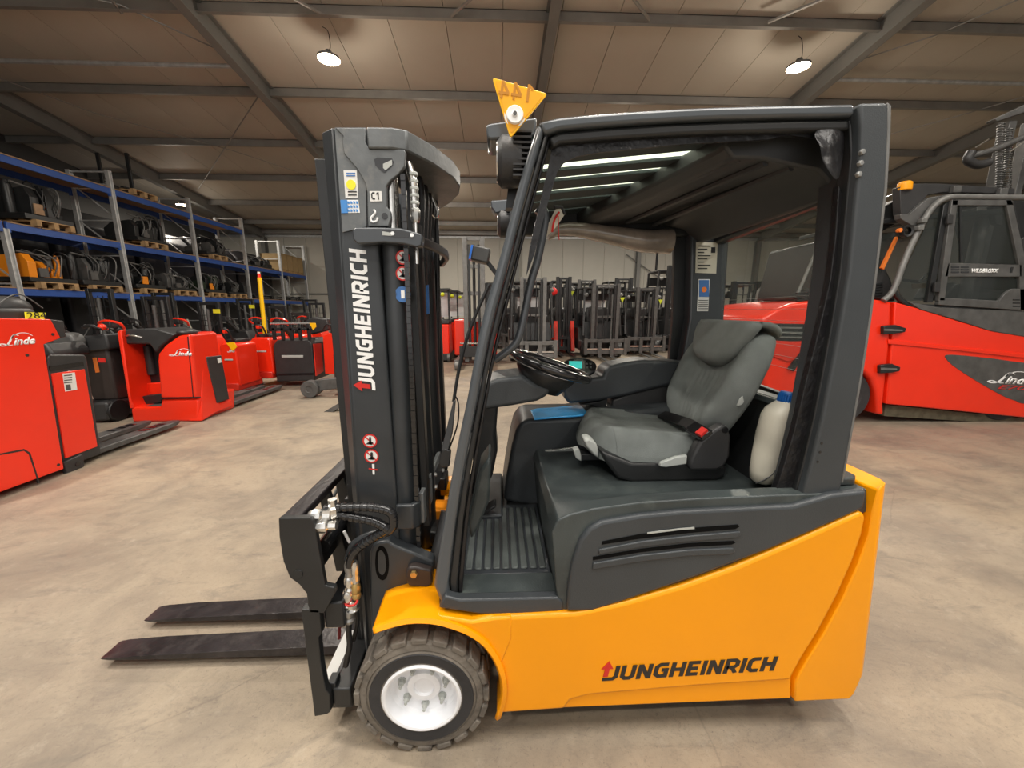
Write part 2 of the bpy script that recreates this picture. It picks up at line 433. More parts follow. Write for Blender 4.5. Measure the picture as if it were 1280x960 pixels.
rod([(1078, 74), (1170, 44), (1290, -8)], .013); rod([(1104, 170), (1180, 150), (1290, 118)], .012)
rod([(140, 0), (152, 16)], .03)
# back wall
wb = kind(MB().box(XL, XR, YB, YB + .15, 0, rz(YB, .3)).build('wall_back', WAL, smooth=False, base=(0, YB, 0)))
x = XL; pm = None; WT = CAMZ + 0.176 * YB
while x < XR - .2:
    if pm is None:
        pm = MB().box(.012, PW - .012, YB - .03, YB - .001, .25, WT - .05).build('wall_panel', WAL, wb, smooth=False, bevel=.006, seg=1); bx = pm.location.x; pm.location.x = x
    else:
        o = pm.copy(); COL.objects.link(o); o.location.x = x
    x += PW
MB().box(XL, XR, YB - .10, YB - .02, WT - .06, WT + .05).build('top_rail', GLV, wb, smooth=False)
MB().box(XL, XR, YB - .08, YB - .03, 2.35, 2.43).build('wall_girt', STE, wb, smooth=False)
p0 = at(783, 318, YB - .2); p1 = at(845, 362, YB - .2)
MB().tube([p0, p1], .03, 6).build('wall_brace', STE, wb)
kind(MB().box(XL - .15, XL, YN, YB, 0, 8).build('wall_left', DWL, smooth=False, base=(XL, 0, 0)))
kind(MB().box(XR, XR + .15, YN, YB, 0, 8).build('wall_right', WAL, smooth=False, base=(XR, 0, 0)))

# ------------------------------------------------------------------ ceiling lamps
def lamp(p, label, vis=True, power=230):
    t = thing('ceiling_lamp', label, 'lamp', (p[0], p[1], p[2]), 'warm round ceiling lamps')
    x, y, z = p
    MB().lathe([(0, .0), (.205, .0), (.212, -.004), (.212, .0), (.0, .004)], (x, y, z), 'z', 28).build('glowing_disc', LMP, t)
    MB().lathe([(.215, -.01), (.22, .03), (.15, .06), (.08, .09), (.06, .15), (0, .155)], (x, y, z), 'z', 28).build('housing', LGM, t)
    top = rz(y) if y > 0 else 7.8
    MB().tube(smooth_curve([(x, y, z+.15), (x+.05, y, z+.22), (x+.02, y+.02, top-.05), (x-.08, y, top+.02)], 5), .008, 6).build('cord', BLP, t)
    l = bpy.data.lights.new('lamp_light', 'AREA'); l.shape = 'DISK'; l.size = .36; l.energy = power; l.color = (1.0, 0.925, 0.82)
    lo = bpy.data.objects.new('lamp_light', l); COL.objects.link(lo); lo.parent = t; lo.location = (0, 0, -.03)
    l = bpy.data.lights.new('lamp_spill', 'POINT'); l.shadow_soft_size = .12; l.energy = power*.16; l.color = (1.0, 0.88, 0.72)
    lo = bpy.data.objects.new('lamp_spill', l); COL.objects.link(lo); lo.parent = t; lo.location = (0, 0, -.30)
    return t
def lamp_px(x, y, drop, label, power=230):
    p = roofpt(x, y, -drop); return lamp(p, label, power=power)
lamp_px(411, 74, .55, 'warm glowing round lamp hanging left of the mast top')
lamp_px(998, 84, .55, 'warm glowing round lamp hanging above the rear of the cab')
lamp_px(228, 256, .5, 'small warm glowing lamp hanging behind the tall blue rack', 110)
for (x, y, e) in ((1.2, 1.5, 150), (-5.0, 2.2, 300), (7.5, 1.5, 150), (-2.5, -3.5, 150), (5, -3.5, 150)):
    l = bpy.data.lights.new('lamp_light', 'AREA'); l.shape = 'DISK'; l.size = .36; l.energy = e; l.color = (1.0, 0.925, 0.82)
    lo = bpy.data.objects.new('lamp_light', l); COL.objects.link(lo); lo.location = (x, y, 6.9)
for (x, y, n_) in ((4.6, 15.4, 'cab roof'), (-2.6, 16.2, 'mast'), (9.6, 14.6, 'rear pillar')):  # extra lamps added out of sight to brighten the back of the hall
    lamp((x, y, rz(y) - .45), 'added warm round far lamp hidden behind the %s of the nearest forklift' % n_)
# ================================================================== MAIN FORKLIFT
YC = 1.61                                    # centre line of the truck
def mir(y): return 2 * YC - y
FL = thing('forklift', 'yellow and dark grey three-wheel electric forklift with open cab, nearest vehicle', 'forklift', (0.35, YC, 0))
SP = 1.085
side = px([(586,777),(612,772),(660,770),(720,767),(780,754),(850,734),(920,709),(990,679),(1050,652),(1074,641),(1081,641),(1083,648)], SP) + \
       px([(1083,648),(1079,668),(1068,700),(1048,745),(1024,790),(1004,822),(994,840),(989,851)], SP) + \
       px([(989,851),(868,859),(737,870),(714,876),(706,887),(620,893)], SP) + px([(620,893),(626,872),(624,846),(615,820),(602,797),(592,784)], SP)
MB().prism(side, SP, SP + .12).build('side_panel', YEL, FL, bevel=.012, seg=3)
MB().prism([(2*0+a, b) for a, b in side], mir(SP) - .10, mir(SP)).build('side_panel', YEL, FL, bevel=.012)
sk = px([(703,889),(714,872),(737,866),(868,855),(992,848),(992,877)], SP)
MB().prism(sk, SP + .010, SP + .10).build('skirt_panel', YEL, FL, bevel=.006)
# counterweight, rounded in plan at its rear corners
cwp = px([(1096,613),(1089,640),(1085,668),(1073,702),(1053,747),(1029,792),(1009,824),(999,841),(993,853),(992,877),(1062,874),(1078,868),(1088,846),(1118,605)], SP)
cwin = [(min(a, 2), b) for a, b in cwp]
rings = []
XT = max(a for a, b in cwp)
zt_ = cwp[0][1]
for dy, cut in ((0, .035), (.012, .016), (.04, .004), (.09, 0), (.5, 0.0), (.97, 0), (1.02, .02), (1.05, .06)):
    rg = []
    for i, (a, b) in enumerate(cwp):
        xx = a - (cut if a > XT - .12 and i >= 11 else 0)
        if cut and i < 10 and cut > .01: xx = a + .004
        rg.append((xx, SP + dy, b))
    rings.append(rg)
MB().loft(rings).build('counterweight', YEL, FL, bevel=.008, seg=2)
# inner body below the hood and behind the wheels
MB().box(.02, 1.22, SP + .05, mir(SP) - .05, .09, .50).build('chassis', BLP, FL, bevel=.01)
MB().box(.0, .10, SP + .03, mir(SP) - .03, .17, .46).build('chassis', YEL, FL, bevel=.01)
# front fenders
arch = px([(469,791),(483,786),(505,780),(525,778.4),(545,780),(567,786),(586,794),(604,807),(618,827),(626,851),(626,873),(619,897)], 1.075, 3)
def fender(ya, yb, name='front_fender'):
    rg = []
    for y, up, th in ((ya, 0, .0), (ya - (.006 if yb > ya else -.006), .006, 0), (ya, .016, 0), (ya + (yb-ya)*.5, .022, 0), (yb, .024, 0)):
        r = []
        for i, (a, b) in enumerate(arch):
            i0, i1 = max(i-1, 0), min(i+1, len(arch)-1)
            tx, tz = arch[i1][0]-arch[i0][0], arch[i1][1]-arch[i0][1]; l = math.hypot(tx, tz)
            r.append((a - tz/l*up*1, y, b + tx/l*up))
        rg.append(r)
    q = MB(); q.loft(rg, cap=False, closed=False)
    return q.build(name, YEL, FL, solid=.006)
fender(1.075, 1.30); fender(mir(1.075), mir(1.30))
# fender face between the arch and the side panel
ff = px([(560,760),(600,770),(622,771),(600,786),(610,812),(604,807),(586,794),(567,786),(545,780),(525,778.4)], 1.08)
top = px([(497,735),(515,731),(560,733),(600,768),(640,771)], 1.30)
q = MB(); yb = 1.285
q.prism(px([(545,771),(590,778),(620,773),(640,772),(640,800),(622,845),(616,822),(600,797),(584,788),(566,782)], 1.08), 1.082, 1.14)
q.build('fender_panel', YEL, FL, bevel=.008)
# front crossmember (yellow) behind the fender
MB().box(-.33, -.06, 1.29, mir(1.29), .45, .53).build('front_crossmember', YEL, FL, bevel=.01)

# ---- wheels
def wheel(cx, cz, y0, Rr, w, out, parent=FL, front=True):
    s = 1 if out < 0 else -1
    r0 = Rr
    q = MB()
    prof = [(.128, .012), (.134, .0), (.150, .002), (.160, .004), (.176, .0), (.184, .006), (.186, .002), (.205, .006), (.214, .016), (.214, w-.016), (.19, w), (.13, w)]
    k = Rr / .214
    prof = [(a*k if i > 0 else a, y0 + s*b) for i, (a, b) in enumerate(prof)]
    q.lathe([(a, b) for a, b in prof], (cx, 0, cz), 'y', 96)
    o = q.build('tyre', TYR, parent, ang=28)
    q = MB(); n = 20
    for i in range(n):
        a0 = 2*math.pi*i/n
        for side_, yy0, yy1 in ((0, .002, w*.46), (1, w*.54, w)):
            a1 = a0 + (math.pi/n if side_ else 0)
            pts = []
            for (aa, rr) in ((-.118, Rr-.006), (.118, Rr-.006), (.112, Rr+.013), (-.112, Rr+.013)):
                pts.append((cx + rr*math.cos(a1+aa), cz + rr*math.sin(a1+aa)))
            q.prism(pts, y0 + s*yy0, y0 + s*yy1)
    ob = q.build('tread', TYR, o, bevel=.003, seg=1); ob['kind'] = 'stuff'
    MB().lathe([(.128, y0+s*.004), (.146, y0-s*.003), (.160, y0-s*.001), (.172, y0-s*.003), (.1745, y0+s*.001)], (cx, 0, cz), 'y', 96).build('tyre_band', TYD, o)
    if not front: return o
    q = MB()
    q.lathe([(.131, y0+s*.006), (.133, y0-s*.002), (.126, y0-s*.006), (.119, y0-s*.003), (.116, y0+s*.012), (.113, y0+s*.036), (.104, y0+s*.048), (.090, y0+s*.052), (.060, y0+s*.052), (.056, y0+s*.040), (.036, y0+s*.038), (.033, y0+s*.046), (.030, y0+s*.047), (0, y0+s*.047)], (cx, 0, cz), 'y', 64)
    rm = q.build('rim', WHT, parent, ang=25)
    for i in range(7):
        a = math.pi/2 + 2*math.pi*(i+.5)/7
        bx_, bz = cx + .078*math.cos(a), cz + .078*math.sin(a)
        q = MB(); q.lathe([(.0140, y0+s*.053), (.0140, y0+s*.048), (.0, y0+s*.048)], (bx_, 0, bz), 'y', 16)
        q.lathe([(.0105, y0+s*.049), (.0105, y0+s*.036), (.007, y0+s*.033), (.0055, y0+s*.032), (.0055, y0+s*.022), (0, y0+s*.020)], (bx_, 0, bz), 'y', 6)
        q.build('wheel_nut', LGR, rm)
    return rm
WC = at(527, 873, 1.077)
wheel(WC.x, WC.z + .0, 1.077, WC.z - .012, .155, -1)
wheel(WC.x, WC.z, mir(1.077), WC.z - .012, .155, 1)
wheel(1.02, .20, YC - .09, .19, .18, -1, front=False)

# ---- floor, step and front shroud
zf = at(640, 745, 1.13).z
MB().prism(px([(548,760),(556,745),(575,750),(697,747),(704,752),(704,764),(640,769),(600,768)], 1.10), 1.10, 1.135).build('step_sill', GRY, FL, bevel=.006)
MB().box(-.20, .19, 1.13, mir(1.13), zf - .03, zf - .004).build('floor_plate', BLP, FL)
MB().box(-.17, .192, 1.115, 1.235, zf - .004, zf + .008).build('step_tread', GRW, FL, bevel=.004)
fm = MB().box(-.15, .185, 1.24, 1.74, zf - .004, zf + .003).build('floor_mat', GRD, FL, bevel=.002)
for i in range(9):
    xx = -.125 + i * .034
    MB().box(xx, xx + .025, 1.26, 1.60 if i < 4 else 1.70, zf + .002, zf + .011).build('mat_rib', GRR, fm, bevel=.004, seg=1)
MB().box(-.20, .02, 1.62, 2.09, zf - .004, zf + .018).build('pedal_base', GRY, FL, bevel=.012)
q = MB(); q.prism([(-.10, zf+.02), (-.02, zf+.075), (-.012, zf+.068), (-.09, zf+.012)], 1.60, 1.67)
q.build('pedal', BLK, FL, bevel=.003)
q = MB(); q.prism([(-.14, zf+.06), (-.05, zf+.10), (-.045, zf+.09), (-.135, zf+.05)], 1.76, 1.84); q.build('pedal', BLK, FL, bevel=.003)
# front shroud panels beside the pillar foot
MB().prism(px([(586,650),(600,583),(612,566),(614,575),(612,620),(600,650),(590,668)], 1.30), 1.26, 1.42).build('front_shroud', GRW, FL, bevel=.012)
MB().prism([(-.22, zf), (-.20, zf), (-.12, .85), (-.15, .87)], 1.40, mir(1.25)).build('front_shroud', GRY, FL, bevel=.01)
# ---- hood
HY = 1.105
hood = px([(699,764),(695,735),(692,690),(690,665),(697,650),(712,643),(742,636),(800,628),(860,624),(966,619),(1034,617)], HY) + px([(1084,611),(1084,640),(1050,655),(990,682),(900,715),(780,756),(740,765)], HY)
hrg = []
for yv, cap_ in ((HY, 9), (1.16, 9), (1.22, .862), (1.30, .842), (1.38, .838), (2.0, .838), (mir(HY)-.02, .838)):
    hrg.append([(a_, yv, b_ if (k_ < 4 or k_ > 11) else min(b_, cap_ + (.0 if k_ < 11 else .0))) for k_, (a_, b_) in enumerate(hood)])
MB().loft(hrg).build('hood', GRW, FL, bevel=.020, seg=3)
hp = px([(708,764),(710,735),(715,705),(725,675),(736,661),(752,652),(800,644),(850,639),(948,634),(992,632),(1040,618),(1084,613),(1080,636),(1030,658),(962,687),(868,722),(776,753),(740,764)], 1.09)
hs = MB().prism(hp, 1.088, 1.12).build('hood_side_panel', GRY, FL, bevel=.011, seg=3)
for a in ([(753,676.5),(800,667.5),(860,660),(922,655.5),(924,658),(919,661),(860,666),(800,673),(752,680.5)], [(741,696),(800,686),(860,679),(917,676),(919,678),(914,680.5),(860,683.5),(800,690),(741,700)]):
    MB().prism(px(a, 1.088), 1.0862, 1.09).build('vent_slot', SLT, hs)
for a in ([(748,686),(800,676),(860,669),(924,663.5),(925,668),(919,671.5),(860,676),(800,683),(748,692)], [(741,703),(800,693),(860,686.5),(916,684),(918,689),(911,692),(860,694),(800,701),(740,711)]):
    MB().prism(px(a, 1.088), 1.082, 1.092).build('vent_rib', GRY, hs, bevel=.003)
MB().prism(px([(809,665.2),(850,660),(868,658.5),(868,661),(850,662.3),(809,667.4)], 1.0862), 1.0850, 1.0862).build('pale_sticker_strip', LGR, hs, smooth=False)
# rear shelf, dark panel behind the seat and rear cover
MB().prism([(1.03, 1.135), (1.165, 1.135), (1.19, 1.16), (1.20, 1.3), (1.20, mir(1.3)), (1.19, mir(1.16)), (1.165, mir(1.135)), (1.03, mir(1.135))], .935, .962, 'z').build('rear_cover', GRW, FL, bevel=.007, seg=3)
MB().box(1.06, 1.17, 1.15, mir(1.15), .80, .935).build('rear_cover_base', GRY, FL, bevel=.004)
bpz = [at(935, 585, 1.9), at(944, 478, 2.0)]
MB().prism([(1.00, .82), (1.10, .82), (1.12, 1.17), (1.055, 1.17)], 1.20, mir(1.16)).build('seat_rear_panel', BLP, FL, bevel=.01)
MB().prism([(1.04, 1.145), (1.12, 1.145), (1.12, 1.168), (1.05, 1.168)], 1.18, mir(1.14)).build('rear_ledge', GRW, FL, bevel=.006)
# ---- right-hand console beyond the seat
cons = px([(629,626),(633,596),(640,557),(645,538),(652,527),(661,524),(720,523),(746,517),(800,512),(900,505),(900,640),(672,636)], 1.765)
cn = MB().prism(cons, 1.765, 2.08).build('side_console', GRY, FL, bevel=.02, seg=3)
MB().prism(px([(671,565),(676,560),(717,556),(719,558),(712,568),(680,571)], 1.79), 1.74, 1.762).build('tray_rim', LGR, FL, bevel=.002)
sh = MB().tube([at(690, 563, 1.75), at(716, 560, 1.75)], .006).build('small_bar_handle', CHR, FL)
# ---- steering column, wheel, display
stc = px([(600,476),(622,467),(652,464),(664,472),(684,478),(681,487),(668,494),(640,499),(606,504),(596,500)], 1.62)
MB().prism(stc, 1.50, 1.74).build('steering_column_cover', GRY, FL, bevel=.03, seg=4)
MB().prism(px([(602,500),(623,500),(620,540),(622,560),(616,590),(606,612),(590,612),(592,560)], 1.62), 1.58, 1.76).build('steering_column', BLP, FL, bevel=.015)
sw0 = at(688, 457, 1.60); tilt = Matrix.Rotation(R(19), 3, 'Y')
sw = MB(); n = 48
ring = [sw0 + tilt @ Vector((.165*math.cos(2*math.pi*i/n), .165*math.sin(2*math.pi*i/n), .0)) for i in range(n+1)]
sw.tube(ring, .018, 12, cap=False)
swo = sw.build('steering_wheel', BLG, FL)
q = MB(); q.lathe([(0, -.05), (.04, -.05), (.062, -.012), (.05, .0), (0, .004)], sw0, 'z', 28, tilt); q.build('wheel_hub', BLG, swo)
for a in (0, 125, 235):
    d = tilt @ Vector((math.cos(R(a)), math.sin(R(a)), 0))
    MB().bar(sw0 + d*.03 - (tilt @ Vector((0,0,.012))), sw0 + d*.16, .034, .012, tilt @ Vector((0,0,1))).build('wheel_spoke', BLG, swo, bevel=.004)
MB().lathe([(0, -.015), (.125, -.018), (.128, -.03), (.105, -.065), (.085, -.10), (0, -.11)], sw0 + Vector((-.012, 0, -.004)), 'z', 32, tilt).build('column_collar', BLP, FL, ang=60)
dc = at(724, 459, 1.84)
dm = Matrix.Rotation(R(-10), 3, 'Z') @ Matrix.Rotation(R(48), 3, 'X')
q = MB(); q.loft([[dc + dm @ Vector((.082*s_*math.cos(2*math.pi*k/28), .052*s_*math.sin(2*math.pi*k/28), h)) for k in range(28)] for s_, h in ((.85, -.02), (1, -.012), (1, .008), (.9, .012))])
dsp = q.build('display', BLG, FL)
MB().obox(dc + dm @ Vector((-.018, .005, .0135)), (.062, .040, .002), dm).build('screen', TEA, dsp)
for i in range(4):
    MB().obox(dc + dm @ Vector((.036 + (i % 2)*.018, -.008 + (i//2)*.02, .013)), (.010, .009, .002), dm).build('key', MGR, dsp)
MB().bar(dc + Vector((.0, .02, -.02)), at(725, 478, 1.9), .07, .05).build('display_arm', BLP, FL, bevel=.01)
# ---- armrest with controls
arm = px([(703,480),(715,476),(754,471),(756,464),(761,458),(782,453),(805,450),(844,452),(880,457),(885,480),(831,483),(782,495),(747,502),(711,505),(706,498)], 1.86)
MB().prism(arm, 1.86, 2.02).build('armrest', GRY, FL, bevel=.016, seg=3)
MB().prism(px([(766,500),(782,494),(831,482),(900,478),(900,520),(775,517),(764,514)], 1.88), 1.88, 1.98).build('armrest_support', DKG, FL, bevel=.01)
MB().prism(px([(725,506),(748,502),(760,498),(757,512),(752,516),(742,507)], 1.88), 1.88, 1.97).build('armrest_bracket', BLP, FL, bevel=.004)
# ---- seat
seat = MB()
SY0, SY1 = 1.40, 1.86
def sx(x_, y_, Y): p = at(x_, y_, Y); return p.x, p.z
# pan
so = MB().prism(px([(751,563),(756,576),(772,598),(790,603),(895,601),(907,595),(909,582),(860,578),(790,578)], 1.40), 1.395, 1.86).build('driver_seat', BLP, FL, bevel=.014, seg=3)
MB().prism(px([(770,585),(776,604),(800,611),(860,611),(903,606),(903,590),(780,585)], 1.42), 1.42, 1.84).build('seat_base', DKG, so, bevel=.006)
# cushion: grid surface
def cushion():
    q = MB(); nu, nv = 36, 44
    near = at(752, 560, 1.40); X0, X1 = .355, .875; ztop = 1.018
    P = {}
    for i in range(nu+1):
        for j in range(nv+1):
            u = i/nu; v = j/nv*2-1
            cu_ = abs(v)
            x = X0 + (X1-X0)*u + (.035*cu_**2)*(1-u) - .03*(1-abs(v))*0
            if u < .15: x += .03*cu_**3
            y = (SY0+SY1)/2 + v*(.235 - .03*(1-u)**3)
            edge = 1 - max(0, (abs(v)-.72)/.28)**2.6
            ez = 1 - max(0, (.16-u)/.16)**2.4
            bol = .022*math.exp(-((abs(v)-.72)/.16)**2)
            z = ztop - .105 + .105*min(edge, 1)*ez + bol*ez - .035*u + .018*(1-u)*math.exp(-((abs(v)-.45)/.3)**2)
            for ph in (.06, .20):
                z -= .006*math.exp(-((abs(v)-.25-ph*(u+.4))/.045)**2)*ez
            P[i, j] = q.bm.verts.new((x, y, z))
    B = {}
    for i in range(nu+1):
        for j in range(nv+1):
            if i in (0, nu) or j in (0, nv):
                p = P[i, j].co; B[i, j] = q.bm.verts.new((p.x + (.004 if i else .012), p.y - (.004 if j == nv else -.004 if j == 0 else 0), .915 + .03*(1-i/nu)))
    for i in range(nu):
        for j in range(nv): q.bm.faces.new((P[i,j], P[i+1,j], P[i+1,j+1], P[i,j+1]))
    for i in range(nu):
        for j in (0, nv): q.bm.faces.new((P[i,j], P[i+1,j], B[i+1,j], B[i,j]))
    for j in range(nv):
        for i in (0, nu): q.bm.faces.new((P[i,j], P[i,j+1], B[i,j+1], B[i,j]))
    return q.build('seat_cushion', FAB, so, ang=60)
cushion()
def backrest():
    q = MB(); nu, nv = 36, 60      # nu up, nv across
    pb = Vector((.885, 0, .975)); pt = Vector((1.0, 0, 1.415))
    P, Q = {}, {}
    ax = (pt - pb).normalized(); nrm = Vector((-ax.z, 0, ax.x))
    L = (pt-pb).length
    for i in range(nu+1):
        u = i/nu
        hw = .165 + .092*math.sin(math.pi*.5*min(u/.58, 1)) - max(0, u-.70)**1.7*.42
        if u > .93: hw *= math.sqrt(max(.02, 1-((u-.93)/.07)**2))*.35+.65
        for j in range(nv+1):
            v = j/nv*2-1
            dep = .045 + .035*math.exp(-((abs(v)-.78)/.22)**2)*math.sin(math.pi*min(1, u*1.05))**.6 + .02*math.exp(-((u-.22)/.2)**2)
            dep *= (1 - max(0, (abs(v)-.86)/.14)**2.2)*(1-max(0, (u-.9)/.1)**2.5)
            if abs(v) < .34 and .12 < u < .60:
                dep -= .011*(math.cos(v*math.pi/.068)*.5+.5)*math.sin(math.pi*(u-.12)/.48)**.5
            y = (SY0+SY1)/2 + v*hw
            c = pb + ax*(L*u) + Vector((.045*u*u + .03*(abs(v))**2*0, 0, 0))
            P[i,j] = q.bm.verts.new(c + nrm*dep + Vector((0, y, 0)))
            Q[i,j] = q.bm.verts.new(c - nrm*(.035*(1-max(0,(abs(v)-.8)/.2)**2*.6)) + Vector((0, (SY0+SY1)/2 + v*hw*.985, 0)))
    for i in range(nu):
        for j in range(nv):
            q.bm.faces.new((P[i,j], P[i,j+1], P[i+1,j+1], P[i+1,j])); q.bm.faces.new((Q[i,j], Q[i+1,j], Q[i+1,j+1], Q[i,j+1]))
    for i in range(nu):
        for j in (0, nv): q.bm.faces.new((P[i,j], P[i+1,j], Q[i+1,j], Q[i,j]))
    for j in range(nv):
        for i in (0, nu): q.bm.faces.new((P[i,j], P[i,j+1], Q[i,j+1], Q[i,j]))
    o = q.build('backrest', FAB, so, ang=60)
    # head pad that wraps over the top
    q = MB(); W = {}
    m1, m2 = 16, 22
    for i in range(m1+1):
        u = i/m1                        # 0 = lower edge in front, 1 = rear edge
        for j in range(m2+1):
            v = j/m2*2-1
            lo = .64 + .10*abs(v)**2.5 if True else 0
            uu = lo + (1.03-lo)*min(1, u/.7)
            w = (.135 + .060*min(1, u/.6))*(1 if u < .9 else 1-(u-.9)*2)
            if u < .12: w *= .86 + .14*(u/.12)**.5
            c = pb + ax*(L*uu) + Vector((.045*uu*uu, 0, 0))
            y = (SY0+SY1)/2 + v*w
            rim = (1-max(0, (abs(v)-.82)/.18)**2.4)*(1-max(0, (.1-u)/.1)**2)
            if u <= .7: p = c + nrm*(.035 + .045*rim + .02*math.sin(math.pi*u))
            else:
                t = (u-.7)/.3; p = c + nrm*(.08*(1-t) - .060*t) + ax*(.016*math.sin(math.pi*t) - .012*t)
            W[i,j] = q.bm.verts.new(p + Vector((0, y, 0)))
    for i in range(m1):
        for j in range(m2): q.bm.faces.new((W[i,j], W[i,j+1], W[i+1,j+1], W[i+1,j]))
    q.build('head_pad', FAL, so, ang=70, solid=.022)
backrest()
# recliner cover, levers, belt
MB().prism(px([(861,580),(864,570),(874,552),(890,538),(903,530),(910,533),(913,545),(912,570),(905,583),(895,588),(862,588)], 1.37), 1.365, 1.41).build('recliner_cover', DKG, so, bevel=.012, seg=3)
MB().lathe([(0, 1.362), (.012, 1.362), (.012, 1.37)], (at(907, 538, 1.36).x, 0, at(907, 538, 1.36).z), 'y', 16).build('pivot_bolt', BLG, so)
MB().prism(px([(727,545),(733,543),(741,548),(744,557),(744,566),(738,562),(729,552)], 1.50), 1.44, 1.52).build('front_lever', LGR, so, bevel=.006)
MB().prism(px([(717,563),(724,561),(727,570),(727,577),(720,573)], 1.50), 1.50, 1.54).build('weight_knob', LGR, so, bevel=.004)
MB().bar(at(722, 569, 1.56), at(752, 569, 1.56), .05, .03).build('knob_arm', BLP, so, bevel=.004)
MB().prism(px([(824,583),(826,578),(845,571),(859,569),(858,580),(832,584)], 1.375), 1.372, 1.39).build('slide_lever', LGR, so, bevel=.004)
MB().prism(px([(921,508),(924,498),(928,492),(933,492),(934,497),(927,506)], 1.39), 1.385, 1.40).build('lumbar_knob', LGR, so, bevel=.004)
bl = smooth_curve([at(822, 516, 1.80), at(840, 522, 1.66), at(860, 529, 1.52), at(872, 537, 1.44)], 6)
q = MB()
for a, b in zip(bl, bl[1:]): q.bar(a, b, .05, .004, (-.6, -.3, 1))
q.build('seat_belt', BLK, so)
q = MB(); q.bar(at(863, 533, 1.44), at(884, 545, 1.36), .055, .022, (-.5, -.5, 1)); bk = q.build('belt_buckle', BLG, so, bevel=.004)
q = MB(); q.bar(at(873, 540, 1.385), at(880, 543.5, 1.36), .036, .012, (-.5, -.6, 1)); q.build('red_release_button', RDP, bk)
bk.children[0].location += Vector((-.006, -.012, .010))
MB().bar(at(806, 520, 1.86), at(826, 512, 1.84), .03, .03).build('belt_anchor', DKG, so, bevel=.004)

# ---- overhead guard
GY = 1.13
outer = [(672,155),(658,198),(640,262),(626,320),(602,400),(584,500),(571,560),(564,600),(552,670),(541,740),(543,752),(556,763)]
inner_ = [(576,763),(581,700),(586,640),(592,600),(604,530),(616,460),(634,385),(655,300),(673,232),(690,170)]
ol, il = outer, inner_[::-1]
def lerp(a, b, t): return (a[0]+(b[0]-a[0])*t, a[1]+(b[1]-a[1])*t)
def resamp(P, n):
    d = [0]
    for a, b in zip(P, P[1:]): d.append(d[-1] + math.hypot(b[0]-a[0], b[1]-a[1]))
    out = []
    for k in range(n+1):
        t = d[-1]*k/n
        for i in range(len(P)-1):
            if t <= d[i+1] + 1e-9: out.append(lerp(P[i], P[i+1], (t-d[i])/(d[i+1]-d[i]+1e-9))); break
    return out
A, B = resamp(ol, 16), resamp(il, 16)
def strip(t0, t1, Y): return px([lerp(a, b, t0) for a, b in zip(A, B)] + [lerp(a, b, t1) for a, b in zip(A, B)][::-1], Y)
for mm in (0, 1):
    y = (lambda v: v) if not mm else mir
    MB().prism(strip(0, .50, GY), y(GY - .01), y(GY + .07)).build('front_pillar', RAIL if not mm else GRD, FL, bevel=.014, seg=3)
    if not mm:
        MB().prism(strip(.54, .80, GY), GY, GY + .05).build('door_seal', BLP, FL, bevel=.010, seg=3)
        MB().prism(strip(.82, 1.0, GY), GY + .012, GY + .05).build('door_seal', FLM, FL, bevel=.004)
for i, (a, b) in enumerate(((585, 590), (597, 540), (582, 640))):
    pass
# roof side rail
topo = [(672,155),(700,148.5),(750,144),(800,140.5),(850,137.5),(900,135.5),(980,133.5),(1064,132)]
def rail(off0, off1, x0=672):
    t = [(a, b + off0) for a, b in topo]; u = [(a + (8 if i == 0 else 0), b + off1) for i, (a, b) in enumerate(topo)]
    return t, u
for mm in (0, 1):
    y = (lambda v: v) if not mm else mir
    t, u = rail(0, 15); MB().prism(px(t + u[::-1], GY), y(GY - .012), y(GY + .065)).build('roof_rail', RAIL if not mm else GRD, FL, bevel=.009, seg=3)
t, u = rail(16, 30); t[0] = (686, 171); u[0] = (692, 184)
MB().prism(px(t + u[::-1], GY), GY + .002, GY + .05).build('door_seal', BLP, FL, bevel=.008, seg=3)
# shiny film strip below the seal
fl = [(691,182),(720,178),(760,175),(800,172),(850,168),(900,164),(960,161),(1020,158),(1052,157)]
fb = [(1050,172),(1015,172),(985,168),(960,174),(900,177),(850,180),(800,185),(750,190),(722,195),(705,203),(697,214),(683,260),(668,318),(658,345),(662,310),(676,250)]
MB().prism(px(fl + fb, GY + .02), GY + .022, GY + .030).build('film_strip', FLM, FL)
# torn flap of film at the upper rear corner
q = MB(); g = {}
flap = [(1008,163),(1056,150),(1057,178),(1053,206),(1048,233),(1036,216),(1024,196),(1027,180)]
flapd = [0, .0, .01, .0, -.035, -.05, -.03, -.045]
base_ = [at(a, b, GY + .01 + d) for (a, b), d in zip(flap, flapd)]
ce = at(1040, 183, GY - .02)
vs = base_ + [ce]; q.raw(vs, [(i, (i+1) % 8, 8) for i in range(8)])
q.build('torn_film_flap', FLM, FL, subd=2, solid=.003, ang=80)
# rear pillars
rl = [(1066,133),(1068,165),(1067,196),(1061,261),(1054,338),(1044,400),(1033,460),(1021,522),(1006,585),(992,638)]
rr = [(1034,645),(1040,625),(1047,600),(1060,529),(1072,460),(1081,400),(1089,338),(1100,239),(1104,165),(1104,137),(1098,132)]
MB().prism(px(rl + rr, GY), GY - .02, GY + .12).build('rear_pillar', GRY, FL, bevel=.010, seg=3)
lip = [(1060,150),(1062,196),(1056,261),(1049,338),(1039,400),(1028,460),(1016,522),(1001,585),(986,636)]
MB().prism(px(lip + rl[1:][::-1], GY + .01), GY + .005, GY + .05).build('door_seal', BLP, FL, bevel=.004)
st = [(1046,232),(1041,300),(1035,350),(1024,400),(1014,440),(1004,480),(990,540),(975,590),(968,610),(970,632),(985,636)]
MB().prism(px(st + lip[2:][::-1], GY + .03), GY + .022, GY + .045).build('film_strip', FLM, FL, bevel=.003)
